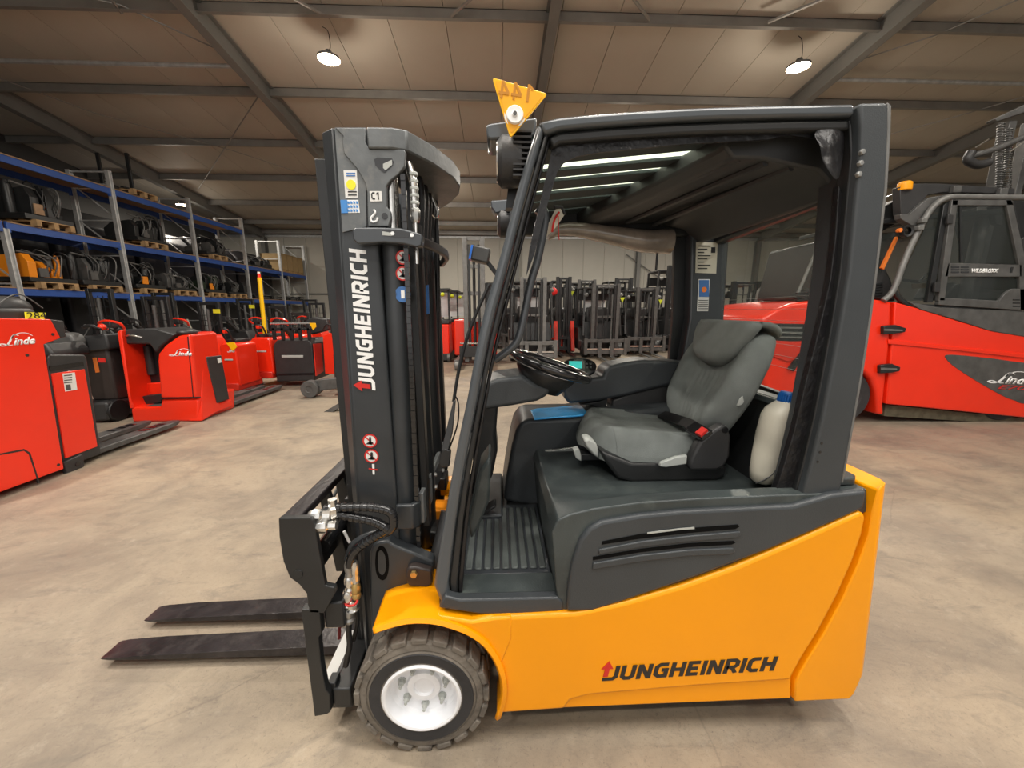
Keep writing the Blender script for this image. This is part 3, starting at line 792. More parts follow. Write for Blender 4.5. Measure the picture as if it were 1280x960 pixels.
for (a, b) in ((1078,190),(1076,204),(1074,218)):
    p = at(a, b, GY - .02); MB().lathe([(0, -.005), (.006, -.004), (.009, 0), (.009, .004)], (p.x, GY - .02, p.z), 'y', 6).build('pillar_bolt', STL, FL)
for (a, b) in ((1027,554),(1025,565),(1022,577)):
    p = at(a, b, GY - .02); MB().lathe([(0, -.001), (.004, -.001), (.004, .002)], (p.x, GY - .02, p.z), 'y', 12).build('screw_hole', BLG, FL)
MB().sphere(at(1103, 163, GY + .05), .013, (.5, 1, 1.3)).build('pillar_lamp', PAW, FL)
MB().prism(px([(1100,133),(1104.5,137),(1104,165),(1100,239),(1089,338),(1081,400),(1072,460),(1060,529),(1047,600),(1044.5,600),(1057.5,529),(1069,460),(1078,400),(1086,338),(1096.5,239),(1100,165)], GY), GY - .0215, GY + .125).build('rear_pillar_edge', LGM, FL, bevel=.002)
# far rear pillar: broad plate
fr = px([(857,258),(856,330),(855,397),(846,450),(838,520),(886,520),(897,410),(903,310),(905,258)], 2.09)
fpl = MB().prism(fr, 2.03, 2.10).build('rear_pillar', GRD, FL, bevel=.012)
MB().prism(px([(842,258),(842,330),(840,400),(834,470),(828,520),(838,520),(846,450),(855,397),(857,330),(858,258)], 2.1), 2.09, 2.12).build('door_seal', BLP, FL, bevel=.003)
def sticker(name, pts, Y, m, parent, th=.0015): return MB().prism(px(pts, Y), Y - th, Y).build(name, m, parent, smooth=False)
s1 = sticker('type_plate', [(870,303),(897,303),(895,342),(869,341)], 2.028, PAP, fpl)
for i in range(8):
    yy = 307 + i*4
    sticker('print_line', [(872,yy),(888 - (i % 3)*4,yy),(888 - (i % 3)*4,yy+1.2),(872,yy+1.2)], 2.026, BKP, s1)
sticker('print_block', [(889,309),(894,309),(894,316),(889,316)], 2.026, BKP, s1)
s2 = sticker('safety_label', [(873,349),(887,349),(885,389),(871,389)], 2.028, PAW, fpl)
sticker('print_block', [(874,350),(886,350),(886,371),(874,371)], 2.026, BLB, s2)
MB().lathe([(0, -.002), (.014, -.002), (.014, .0)], at(880, 362, 2.026), 'y', 20).build('orange_mark', ORG_, s2)
for i in range(5): sticker('print_line', [(873,375+i*2.6),(885,375+i*2.6),(885,375.9+i*2.6),(873,375.9+i*2.6)], 2.026, MGR, s2)
# far seat rail frame line and roll of film over the far door
rl_ = smooth_curve([at(684,296,2.0), at(700,287,2.0), at(730,288,2.0), at(770,295,2.0), at(805,301,2.0), at(838,302,2.0)], 5)
MB().tube(rl_, [.022, .022, .024, .025, .026, .028, .03, .032, .032, .033, .036, .038, .04, .040, .043, .045, .047, .05, .052, .054, .056, .056, .058, .06, .06, .06][:len(rl_)], 14).build('rolled_door_film', CUR, FL, ang=80)
MB().tube([at(823, 286, 2.02), at(822, 312, 2.02), at(820, 338, 2.02)], .006, 8).build('film_strap', BLP, FL)
# grab handle
gh = smooth_curve([at(672,268,1.22), at(676,263,1.22), at(681,266,1.22), at(680,285,1.22), at(672,325,1.22), at(664,352,1.22), at(654,400,1.22), at(649,420,1.22), at(643,431,1.22), at(633,440,1.22), at(618,450,1.22)], 5)
MB().tube(gh, .0125, 12).build('grab_handle', GRD, FL)
# loose wires at the front roof corner
MB().prism(px([(684,283),(694,262),(700,258),(706,268),(695,284),(683,296)], 1.30), 1.30, 1.306).build('torn_paper_lining', PAP, FL)
MB().tube(smooth_curve([at(690,290,1.29), at(693,275,1.29), at(699,265,1.29)], 4), .0035, 6).build('red_wire', RDP, FL)
MB().tube([at(698,270,1.30), at(698,290,1.30), at(699,300,1.30)], .0015, 6).build('red_wire', RDP, FL)
MB().tube([at(693,259,1.29), at(702,259,1.30), at(706,268,1.30)], .005, 6).build('black_wire', BLK, FL)
# roof: bars, panes, headliner
def roofz_g(x_): return 1.955 + .055*min(1, max(0, (x_-.09)/.55)) + .012*max(0, (x_-.64)/.4)
def rslab(x0, x1, y0, y1, dz0, dz1, name, m, bev=.006, k=10, x1b=None):
    q = MB(); rg = []
    for i in range(k+1):
        xx0 = x0 + (x1-x0)*i/k; xx1 = xx0 if x1b is None else x0 + (x1b-x0)*i/k
        rg.append([(xx0, y0, roofz_g(xx0)+dz0), (xx1, y1, roofz_g(xx1)+dz0), (xx1, y1, roofz_g(xx1)+dz1), (xx0, y0, roofz_g(xx0)+dz1)])
    q.loft(rg); return q.build(name, m, FL, bevel=bev)
def xend(y_): return .63 + .00*(y_) if False else .66 - .16*((y_-1.2)/.8)**1.0
for a, w_b in ((1.19, .140), (1.400, .068), (1.512, .100), (1.662, .096), (1.785, .150), (1.955, .10)):
    e = .675 - .20*max(0, (a-1.235)/.75)
    rslab(.10, e, a, a + w_b, -.006, .006, 'roof_bar', BARM, x1b=e-.02, bev=.002)
rslab(.09, .72, 1.18, mir(1.18), .012, .018, 'roof_pane', GLR, 0)
rslab(.06, .13, 1.17, mir(1.17), -.06, .012, 'roof_front_rail', GRD, .01, 2)
q = MB()
lin = [(1.20, .66), (1.25, .655), (1.40, .62), (1.60, .56), (1.80, .495), (1.95, .43), (2.05, .40)]
rg = []
for yv, xs_ in lin:
    rg.append([(xs_, yv, roofz_g(xs_)-.045), (xs_+.03, yv, roofz_g(xs_)-.075), (.78, yv, 1.935), (.95, yv, 1.905), (1.03, yv, 1.84), (1.055, yv, 1.84), (1.055, yv, 2.0), (xs_, yv, roofz_g(xs_)+.005)])
q.loft(rg); q.build('roof_liner', HED, FL, bevel=.008)
for k_ in range(3):
    q = MB(); q.tube([(.72 + .08*k_, 1.22, 1.945 - .012*k_), (.50 + .13*k_, 1.95, 1.93 - .010*k_)], .012, 8); q.build('liner_rib', HED, FL)
MB().box(.09, 1.05, 2.05, 2.10, 1.875, 1.99).build('roof_side_beam', BLP, FL, bevel=.01)
MB().prism([(1.02, 1.2), (1.06, 1.2), (1.18, 2.08), (1.12, 2.08)], 1.835, 1.90, 'z').build('roof_rear_beam', BLP, FL, bevel=.012)
# rear window, leaning with the rear pillars
def rwin(t0, t1, y0, y1, z0, z1, nm, m, b=0):
    def xa(z, y): return 1.095 - .062*(z-1.18)/.66 + .115*(y-1.22)/.84
    P = [(xa(z, y)+t, y, z) for y in (y0, y1) for z in (z0, z1) for t in (t0, t1)]
    return MB().raw(P, [(0,1,3,2), (4,6,7,5), (0,4,5,1), (2,3,7,6), (0,2,6,4), (1,5,7,3)]).build(nm, m, FL, bevel=b, smooth=False)
rwin(.0, .006, 1.24, 2.05, 1.17, 1.84, 'rear_window_pane', GLA)
rwin(-.015, .012, 1.22, 2.06, 1.145, 1.18, 'window_frame', BLP, .004)
rwin(-.015, .012, 1.22, 1.245, 1.18, 1.84, 'window_frame', BLP, .004)
rwin(-.010, .008, 2.035, 2.05, 1.18, 1.82, 'pane_edge', LGR)
for i in range(7):
    z_ = 1.28 + i*.045; rwin(-.0025, -.001, 1.26, 2.0, z_, z_ + .0012, 'heating_wire', LGR)
wp = at(912, 294, 2.02); MB().lathe([(0, -.03), (.024, -.03), (.024, .0), (.012, .01), (.012, .05), (0, .05)], wp, 'x', 18).build('wiper_motor_knob', BLG, FL)
MB().bar(at(893, 294, 2.02), at(905, 294, 2.02), .03, .03).build('window_catch', BLP, FL, bevel=.004)
# front roof bracket and work lights
for Y_, nm in ((1.20, 0), (2.02, 1)):
    if nm == 0:
        MB().prism(px([(608,162),(614,160),(670,153),(668,176),(660,177),(613,180),(609,177)], Y_), Y_ - .03, Y_ + .09).build('lamp_bracket', RAIL, FL, bevel=.008, seg=3)
        c0 = at(635, 203, Y_); rr_ = .068
    else:
        MB().prism(px([(614,254),(640,252),(640,265),(619,270),(614,262)], Y_), Y_ - .05, Y_ + .05).build('lamp_bracket', RAIL, FL, bevel=.006)
        c0 = at(630, 279, Y_); rr_ = .068
    q = MB(); q.lathe([(0, -.030), (rr_*.8, -.030), (rr_, -.018), (rr_, .01), (rr_*.95, .035), (rr_*.6, .05), (0, .052)], c0, 'x', 32)
    wl = q.build('work_light', DKG, FL)
    MB().lathe([(0, -.034), (rr_*.78, -.033), (rr_*.8, -.030)], c0, 'x', 32).build('lens', CHR, wl)
    for i in range(9):
        MB().box(c0.x + .012, c0.x + .062, c0.y - rr_*.95 + i*0, c0.y + rr_*.95, c0.z - .055 + i*.0135, c0.z - .050 + i*.0135).build('cooling_fin', DKG, wl)
    MB().bar(c0 + Vector((.0, 0, rr_)), c0 + Vector((.02, 0, rr_+.03)), .03, .03).build('lamp_mount', BLP, FL)
MB().prism(px([(636,228),(650,180),(662,178),(640,262),(632,262)], 1.26), 1.24, 1.28).build('lamp_side_plate', BLP, FL)
# wiper in front of the windscreen opening
MB().prism(px([(551,566),(556,560),(564,563),(562,582),(553,583),(549,578)], 1.24), 1.23, 1.25).build('wiper_pivot', BLP, FL, bevel=.003)
MB().prism(px([(552,562),(562,520),(567,500),(570,500),(566,540),(560,566)], 1.24), 1.232, 1.246).build('wiper_arm', GRD, FL, bevel=.003)
MB().tube(smooth_curve([at(567,502,1.24), at(574,460,1.25), at(583,425,1.26), at(596,390,1.27), at(612,355,1.28)], 4), .0055, 8).build('wiper_arm', BLP, FL)
MB().tube(smooth_curve([at(562,560,1.25), at(572,530,1.25), at(573,505,1.25), at(569,495,1.25)], 4), .0028, 6).build('washer_hose', BLK, FL)
# blue spot light on the far front pillar
p0 = at(601, 319, 1.95)
m_ = Matrix.Rotation(R(12), 3, 'Y')
q = MB(); q.obox(p0, (.085, .09, .070), m_); bs = q.build('blue_spot_light', LGR if False else MGR, FL, bevel=.008)
q = MB(); q.obox(p0 + m_ @ Vector((-.045, 0, 0)), (.012, .082, .064), m_); q.build('lens', BLL, bs)
MB().bar(p0 + Vector((.03, 0, -.03)), p0 + Vector((.085, 0, -.10)), .03, .02).build('spot_light_arm', BLP, FL)
# lettering on the side panel
STROKES = {'J': [[(-.30,.1),(.20,.1),(.34,.24),(.34,1)]], 'U': [[(.1,1),(.1,.24),(.24,.1),(.46,.1),(.6,.24),(.6,1)]],
 'N': [[(.1,0),(.1,1)],[(.12,.97),(.58,.03)],[(.6,0),(.6,1)]], 'G': [[(.64,.9),(.26,.9),(.1,.74),(.1,.26),(.26,.1),(.6,.1),(.6,.52),(.36,.52)]],
 'H': [[(.1,0),(.1,1)],[(.6,0),(.6,1)],[(.1,.5),(.6,.5)]], 'E': [[(.58,.9),(.1,.9),(.1,.1),(.58,.1)],[(.1,.5),(.52,.5)]], 'I': [[(.1,0),(.1,1)]],
 'R': [[(.1,0),(.1,.9),(.46,.9),(.6,.78),(.6,.54),(.46,.42),(.1,.42)],[(.36,.42),(.60,0)]], 'C': [[(.58,.9),(.26,.9),(.1,.74),(.1,.26),(.26,.1),(.58,.1)]]}
STROKES['1'] = [[(.40,0),(.40,1)],[(.38,.95),(.10,.72)]]; STROKES['4'] = [[(.50,0),(.50,1)],[(.48,.97),(.08,.36)],[(.02,.30),(.70,.30)]]
ADV = {'J': .56, 'I': .32, 'E': .74, 'C': .72}
def stroke_text(name, word, m, parent, o, ux, uy, w, h, e, sh, hw=.105):
    tot = sum(ADV.get(c, .82) for c in word); ux, uy = Vector(ux).normalized(), Vector(uy).normalized(); nz = ux.cross(uy).normalized(); o = Vector(o)
    q = MB(); x0 = .30; kx = w/(tot+.16)
    e0 = e; ns = 0
    for c in word:
        for st in STROKES[c]:
            ns += 1; e = e0 + .00018*(ns % 4)
            P = [Vector((a, b, 0)) for a, b in st]; L, R_ = [], []
            for i, p in enumerate(P):
                d0 = (p-P[i-1]).normalized() if i else None; d1 = (P[i+1]-p).normalized() if i < len(P)-1 else None
                n0 = Vector((-d0.y, d0.x, 0)) if d0 else None; n1 = Vector((-d1.y, d1.x, 0)) if d1 else None
                n = (n0+n1).normalized() if n0 and n1 else (n0 or n1); k = hw/max(.5, n.dot(n0 or n1))
                L.append(p+n*k); R_.append(p-n*k)
            def W_(p, t): return o + ux*((x0+p.x)*kx + p.y*sh*h) + uy*(min(max(p.y, 0), 1)*h) + nz*t
            for i in range(len(P)-1):
                q.raw([W_(L[i],0),W_(L[i+1],0),W_(R_[i+1],0),W_(R_[i],0),W_(L[i],e),W_(L[i+1],e),W_(R_[i+1],e),W_(R_[i],e)], [(4,5,6,7),(0,1,5,4),(2,3,7,6)])
        x0 += ADV.get(c, .82)
    return q.build(name, m, parent, smooth=False)
def logo(parent, o, ux, uy, w, h, mtxt, sh=0.22, e=.0012):
    ux, uy = Vector(ux).normalized(), Vector(uy).normalized()
    t = stroke_text('brand_lettering', 'JUNGHEINRICH', mtxt, parent, Vector(o), ux, uy, w, h*.80, e, sh)
    q = MB(); nz = ux.cross(uy).normalized()
    def P(a, b, d=0): return Vector(o) + ux*(a*h) + uy*(b*h) + nz*(e*1.5*d)
    pts = [(-.06,.66),(.22,1.08),(.50,.66),(.34,.66),(.34,.24),(.12,.24),(.12,.66)]
    pts = [(a + (b-.5)*sh, b) for a, b in pts]
    n = len(pts)
    q.raw([P(a, b, 0) for a, b in pts] + [P(a, b, 1.2) for a, b in pts], [tuple(range(n)), tuple(range(2*n-1, n-1, -1))] + [(i, (i+1) % n, n+(i+1) % n, n+i) for i in range(n)])
    q.build('red_arrow_mark', RDP, parent, smooth=False)
sidep = [o for o in FL.children if o.name.startswith('side_panel')][0]
a_ = at(752, 851, SP - .0005); b_ = at(966, 838, SP - .0005); ux = (b_ - a_).normalized()
logo(sidep, a_, ux, Vector((-ux.z, 0, ux.x)), (b_ - a_).length, .072, BKP)
# ================================================================== MAST
MY = 1.27
ml = [(398,157),(401,200),(405,260),(409,300),(412,380),(420,450),(427,520),(433,580),(441,680),(446,750),(450,800)]
mm_ = [(418,159),(422,220),(425,260),(428,300),(432,380),(437,460),(440,520),(444,580),(449,640),(454,700),(459,760),(462,800)]
mr = [(458,159),(461,200),(467,260),(473,300),(477,380),(483,460),(488,520),(492,580),(496,627),(500,690),(504,760),(506,800)]
# fit straight vertical channel edges through the traced ones (the mast leans very slightly)
def fit(P, Y):
    w = [at(a, b, Y) for a, b in P[2:-1]]; n = len(w); sz = sum(p.z for p in w)/n; sx_ = sum(p.x for p in w)/n
    k = sum((p.z-sz)*(p.x-sx_) for p in w)/sum((p.z-sz)**2 for p in w)
    return lambda z: sx_ + k*(z-sz)
eL, eM, eR = fit(ml, MY), fit(mm_, MY), fit(mr, MY)
zT, zB = at(440, 160, MY).z, .14
MA = MB()
def chan(mirr):
    y = (lambda v: v) if not mirr else mir
    q = MB(); rg = []
    for z in (zB, 1.0, zT):
        l, m1, r = eL(z), eM(z), eR(z)
        sec = [(l, .036), (l + .006, 0.030), (m1 - .006, 0.0), (m1 + .002, .006), (r - .012, .006), (r, .012), (r, .075), (r - .02, .075), (r - .02, .03), (l + .03, .045), (l + .03, .075), (l, .075)]
        rg.append([(a, y(MY + b), z) for a, b in sec])
    q.loft(rg); return q
mast = chan(0).build('mast_outer_channel', MST, FL, bevel=.003)
mast2 = chan(1).build('mast_outer_channel', MST, FL, bevel=.003)
# light worn head plate on the near channel with its pocket and triangular window
hpts = [(419,160),(457,160),(457,178),(462,187),(505,187),(507,190),(506,208),(498,218),(488,226),(483,233),(483,258),(488,264),(489,272),(486,283),(460,283),(459,240),(456,228),(447,212),(430,192),(428,178),(429,170)]
hq = px(hpts, MY - .004)
q = MB(); q.prism(hq, MY - .006, MY + .012); hd = q.build('mast_head_plate', MSW, FL, bevel=.0025)
MB().prism(px([(468,199),(472,197),(490,198),(492,202),(491,207),(481,216),(477,214),(469,206)], MY - .006), MY - .0072, MY).build('window_recess', BLG, hd)
MB().prism(px([(479,205),(490,200),(490.5,206),(482,213),(479,210)], MY - .006), MY - .0078, MY).build('window_liner', LGR, hd)
MB().prism(px([(418,159),(457,159),(458,283),(428,290)], MY - .002), MY - .0005, MY + .006).build('upper_web', GRW if False else MSW, FL)
pc = at(481, 270, MY - .006)
MB().lathe([(0, -.002), (.009, -.002), (.009, 0)], pc, 'y', 18).build('bolt_hole', BLG, hd)
def dec(name, pts, m, parent=hd, Y=MY - .0068, th=.001): return MB().prism(px(pts, Y), Y - th, Y).build(name, m, parent, smooth=False)
dec('label_plate', [(462,239),(477,239),(478,251.5),(463,252)], PAW)
stroke_text('label_text', 'C1', BKP, hd, at(462, 249.5, MY - .0078), (1,0,0), (0,0,1), .032, .021, .0005, 0, .09)
hk = [at(a, b, MY - .0075) for a, b in ((467,262),(469,265),(467,269),(464,272),(464,276),(467,277.5),(471,276),(472,272))]
MB().tube(smooth_curve(hk, 4), .0035, 6).build('hook_mark', WPL, hd)
sk1 = dec('white_sticker', [(429.5,213),(446,213),(448,247),(432,248)], PAW, mast, MY - .001)
MB().lathe([(0, -.002), (.014, -.002), (.014, 0)], at(439, 231, MY - .0022), 'y', 20).build('yellow_emblem', YLB, sk1)
for i, (a, b) in enumerate(((433, 216), (433, 219), (435, 239), (435, 243))):
    dec('print_line', [(a, b), (a+11, b), (a+11, b+1.3), (a, b+1.3)], BLB if i < 2 else BKP, sk1, MY - .0022)
sk2 = dec('blue_white_sticker', [(425.5,250),(448,250),(450,266),(427,266.5)], WPL, mast, MY - .001)
dec('blue_print', [(425.5,250),(434,250),(435,266.3),(427,266.5)], mat('sky_blue_print', (.06,.25,.62), .5), sk2, MY - .0022)
for i in range(3):
    for j in range(4):
        a, b = 434 + j*3.6, 251.5 + i*5
        dec('blue_print', [(a, b), (a+2.6, b+.3), (a+3.2, b+3), (a+.8, b+3.3)], MT['sky_blue_print'], sk2, MY - .0022)
# U-shaped ties around the back of the mast
def tie(name, x0, x1, z0, z1, m, depth=.17, thick=None, yo=-.012, side_only=False, solidtop=False):
    ym, yM = MY + yo, mir(MY + yo)
    out = [(x0, ym), (x1 - .02, ym), (x1 + .02, ym + .015), (x1 + depth*.55, ym + .12), (x1 + depth*.9, ym + .25), (x1 + depth, YC), (x1 + depth*.9, yM - .25), (x1 + depth*.55, yM - .12), (x1 + .02, yM - .015), (x1 - .02, yM), (x0, yM)]
    if solidtop: poly = out
    else:
        t = thick or .02
        inn = [(x0, ym + t), (x1 - .03, ym + t), (x1 + .005, ym + .03), (x1 + depth*.55 - t, ym + .13), (x1 + depth*.9 - t, ym + .25), (x1 + depth - t, YC), (x1 + depth*.9 - t, yM - .25), (x1 + depth*.55 - t, yM - .13), (x1 + .005, yM - .03), (x1 - .03, yM - t), (x0, yM - t)]
        poly = out + inn[::-1]
    return MB().prism(poly, z0, z1, 'z').build(name, m, FL, bevel=.005)
a = at(458, 160, MY - .012); b = at(508, 186, MY - .012)
tp = tie('mast_top_tie', a.x, b.x - .02, b.z, a.z + .004, MSW, depth=.145, solidtop=True)
MB().box(a.x + .002, b.x - .02, MY + .0, mir(MY), b.z - .002, b.z + .01).build('tie_underside', BLP, tp)
a = at(441, 286, MY - .03); b = at(520, 303, MY - .03)
q = MB(); q.prism(px([(440,288),(444,284),(470,284),(500,285),(526,292),(528,297),(527,307),(521,309),(505,305),(480,303),(447,305),(441,299)], MY - .04), MY - .04, MY + .0)
mt = q.build('mast_middle_tie', GRD, FL, bevel=.004)
tie('mast_middle_tie', a.x + .06, b.x - .03, b.z + .004, a.z - .003, BLP, depth=.08)
dec('tie_recess', [(477,287),(500,288),(512,291),(511,297),(495,297),(480,294)], BLG, mt, MY - .040)
dec('tie_painted_highlight', [(478,289),(489,291),(490,295),(478,294)], LGR, mt, MY - .0408)  # pale patch painted as a highlight in the tie recess
for xx_, yy_ in ((515, 294), (491, 292)):
    MB().lathe([(0, -.004), (.006, -.003), (.006, 0)], at(xx_, yy_, MY - .0405), 'y', 12).build('tie_bolt', CHR, mt)
# inner channels, cylinders, chains, hoses
def col_(x0, x1, y0, y1, z0, z1, name, m, bev=.003): 
    k = (eR(2)-eR(.5))/1.5
    q = MB(); rg = []
    for z in (z0, z1):
        d = k*(z-1.2); rg.append([(x0+d, y0, z), (x1+d, y0, z), (x1+d, y1, z), (x0+d, y1, z)])
    q.loft(rg); return q.build(name, m, FL, bevel=bev)
xr = eR(1.2)
for mr_ in (0, 1):
    y = (lambda v: v) if not mr_ else mir
    def cb(x0, x1, y0, y1, *a, **k):
        y0, y1 = y(y0), y(y1); return col_(x0, x1, min(y0, y1), max(y0, y1), *a, **k)
    cb(xr - .20, xr - .06, 1.345, 1.375, .2, 1.97, 'mast_inner_channel', BLP)
    cb(xr + .075, xr + .10, 1.335, 1.38, .70, 1.90, 'mast_inner_channel', BLP)
    cb(xr - .20, xr - .02, 1.395, 1.42, .25, 1.80, 'mast_inner_channel', BLP)
    k = (eR(2)-eR(.5))/1.5
    cA, cB = at(491.5, 300, 1.315), at(507.5, 627, 1.315); k = (cB.x-cA.x)/(cB.z-cA.z); cx_ = cA.x + k*(1.2-cA.z)
    MB().tube([(cx_ + k*(z-1.2), y(MY + .045), z) for z in (.30, 1.0, 1.71)], .036, 28).build('lift_cylinder', MST, FL, ang=50)
    MB().tube([(cx_ + k*(z-1.2), y(MY + .045), z) for z in (1.70, 1.96)], .024, 24).build('cylinder_rod', CHR if mr_ == 0 else CHR, FL, ang=50)
    q = MB()
    for i in range(66):
        z = .62 + i*.0195; xx = cx_ + .048 + k*(z-1.2)
        q.box(xx - .007, xx + .007, y(MY + .012) - (.009 if i % 2 else .006), y(MY + .012) + (.009 if i % 2 else .006), z, z + .0185)
    ch = q.build('lift_chain', BLG, FL); ch['kind'] = 'stuff'
# round pictograms on the cylinder, peeking past the chain
def picto(c, r, parent, ring, Yn=None, fillm=None, kind_=0):
    c = Vector(c)
    d = MB().lathe([(0, -.001), (r*.86, -.001), (r*.86, 0)], c, 'y', 28).build('pictogram', fillm or PAW, parent)
    MB().lathe([(r*.80, -.0016), (r, -.0016), (r, 0), (r*.8, 0)], c, 'y', 28).build('ring', ring, d)
    if kind_ < 2:
        MB().bar(c + Vector((-r*.6, -.0018, r*.6)), c + Vector((r*.6, -.0018, -r*.6)), r*.16, .0008, (0, 1, 0)).build('slash', ring, d)
        q = MB(); q.box(c.x - r*.12, c.x + r*.2, c.y - .0022, c.y - .001, c.z - r*.5, c.z + r*.25); q.lathe([(0, -.0022), (r*.17, -.0022), (r*.17, -.001)], c + Vector((r*.05, 0, r*.42)), 'y', 12)
        q.prism([(c.x - r*.6, c.z - r*.45), (c.x + r*.3, c.z - r*.55), (c.x + r*.45, c.z - r*.2), (c.x - r*.1, c.z - r*.1)], c.y - .0022, c.y - .001)
        q.build('figure', BKP, d)
    else:
        MB().box(c.x - r*.2, c.x + r*.25, c.y - .0022, c.y - .001, c.z - r*.5, c.z + r*.5).build('figure', WPL, d)
    return d
ycyl = MY + .012
for yy_, ring_, k_ in ((322, RDP, 0), (342, RDP, 1), (368, BLB, 2)):
    picto(at(503.5, yy_, ycyl), .022 if k_ < 2 else .025, FL, ring_, fillm=(BLB if k_ == 2 else None), kind_=k_)
picto(at(462.5, 551, MY + .004), .0245, mast, RDP, kind_=0)
picto(at(464.5, 570, MY + .004), .0245, mast, RDP, kind_=1)
dec('rod_mark', [(465,580),(468,580),(468.5,593),(466,593)], WPL, mast, MY + .005)
dec('cross_mark', [(461,585),(472,586.5),(472,588),(461,586.5)], RDP, mast, MY + .004)
# hoses and centre cylinder between the channels
hx = xr + .13
MB().tube(smooth_curve([at(510,205,1.31), at(516,225,1.30), at(518,250,1.30), at(519,275,1.30)], 4), .013, 12).build('braided_hose', CHR, FL)
for i in range(6):
    p = at(516.5 + i*.5, 218 + i*9, 1.30); MB().lathe([(.012, -.006), (.0145, -.003), (.0145, .003), (.012, .006)], p, 'z', 10).build('hose_clip', LGR, FL)
MB().tube([at(519,262,1.30), at(520,290,1.30), at(521,330,1.30)], .007, 10).build('hose_fitting', CHR, FL)
MB().lathe([(0, -.025), (.012, -.025), (.016, -.01), (.016, .01), (.010, .025), (0, .025)], at(519, 268, 1.30), 'z', 8).build('hose_nut', CHR, FL)
for i, (xa, Ya) in enumerate(((525, 1.5), (530, 1.6), (534, 1.7), (538, 1.8))):
    MB().tube(smooth_curve([at(520 + i, 215, Ya), at(xa + 2, 245, Ya), at(xa, 330, Ya), at(xa + 2, 450, Ya), at(xa, 590, Ya), at(xa - 4, 660, Ya)], 5), .013, 10).build('mast_hose', BLK, FL)
MB().tube(smooth_curve([at(530,190,1.75), at(541,225,1.8), at(546,290,1.82), at(547,400,1.82), at(545,520,1.82)], 5), .011, 10).build('mast_hose', BLK, FL)
MB().tube([(xr + .06, YC - .12, .3), (xr + .05, YC - .12, 1.80)], .045, 24).build('centre_cylinder', BLP, FL, ang=50)
MB().tube([(xr + .06, YC + .12, .3), (xr + .05, YC + .12, 1.80)], .045, 24).build('centre_cylinder', BLP, FL, ang=50)
MB().prism(px([(531,358),(536,356),(537,392),(532,394)], 1.60), 1.59, 1.60).build('blue_decal', BLB, FL)
for z in (.55, 1.1, 1.55): MB().box(xr - .17, xr - .10, 1.36, mir(1.36), z, z + .07).build('mast_crossbar', BLP, FL, bevel=.004)
MB().tube(smooth_curve([at(540,245,1.75), at(547,262,1.75), at(546,272,1.75), at(541,268,1.75)], 4), .006, 8).build('hose_hook', CHR, FL)
# lower tie band with bolts
a = at(494, 632, MY - .02); b = at(524, 662, MY - .02)
q = MB(); q.prism([(a.x, MY-.02), (b.x - .02, MY-.02), (b.x, MY), (b.x + .03, mir(MY)), (b.x + .0, mir(MY)+.02), (a.x, mir(MY)+.02), (a.x, mir(MY)), (b.x + .01, mir(MY)), (b.x - .02, MY + .02), (b.x - .03, MY), (a.x, MY)], b.z, a.z, 'z')
tb = q.build('mast_lower_tie', MST, FL, bevel=.006)
MB().prism(px([(519,634),(526,633),(547,569),(550,575),(550,640),(545,650),(527,664),(521,664)], 1.62), 1.60, 1.64).build('tie_gusset', MSW, FL, bevel=.003) if False else None
MB().box(b.x - .004, b.x + .012, MY + .02, mir(MY) - .02, b.z + .0, a.z + .025).build('tie_side_plate', MSW, tb, bevel=.003)
for i in range(4):
    for dz in (.03, .085):
        t_ = .12 + i*.25
        MB().lathe([(0, .012), (.008, .010), (.010, 0)], (b.x + .002 + .03*t_, MY + t_*(mir(MY)-MY), b.z + dz), 'x', 6).build('tie_bolt', STL, tb)
# mounting bracket (trunnion) of the mast
bp = [(463,690),(466,681),(474,676),(486,674),(494,680),(520,690),(542,700),(542,716),(537,729),(515,731),(497,734),(485,741),(480,752),(478,790),(466,800),(463,740)]
br = MB().prism(px(bp, 1.245), 1.235, 1.285).build('mast_bracket', MST, FL, bevel=.008, seg=3)
MB().prism(px(sc2([(470,690),(474,683),(480,684),(485,694),(486,710),(483,722),(477,725),(471,718),(469,704),(470,690)], 4)[:-1], 1.2345), 1.2335, 1.24).build('oval_recess', SLT, br)
MB().prism(px(sc2([(472.5,692),(475,688),(478,689),(481.5,696),(482.5,710),(480,717),(477,718.5),(473.5,714),(472.5,704),(472.5,692)], 4)[:-1], 1.233), 1.2325, 1.234).build('recess_floor', MST, br)
MB().prism(px([(508,712),(512,706),(520,705),(540,710),(541,727),(534,731),(512,729),(508,722)], 1.22), 1.205, 1.235).build('bracket_cap', DBR, br, bevel=.006)
MB().lathe([(0, -.010), (.012, -.010), (.013, 0)], at(517.5, 717, 1.204), 'y', 6).build('brass_bolt', GLD, br)
MB().tube([at(560,640,1.4), at(548,690,1.34), at(530,722,1.30)], .028, 18).build('tilt_cylinder', DKG, FL)
for p_, s_ in (((551,600,1.7), .03), ((553,640,1.55), .035), ((549,665,1.45), .03), ((556,690,1.4), .035), ((548,712,1.35), .03)):
    c_ = at(*p_); MB().box(c_.x - s_, c_.x + s_, c_.y - .05, c_.y + .05, c_.z - s_, c_.z + s_).build('valve_block', ORP if p_[1] in (640,) else BLP, FL, bevel=.006)
MB().prism(px([(543,590),(552,596),(556,612),(552,640),(545,640)], 1.75), 1.72, 1.80).build('inner_bracket', MSW, FL, bevel=.003)
c_ = at(549, 612, 1.70); MB().box(c_.x - .03, c_.x + .05, c_.y, c_.y + .1, c_.z - .03, c_.z).build('yellow_inner_plate', YEL, FL)
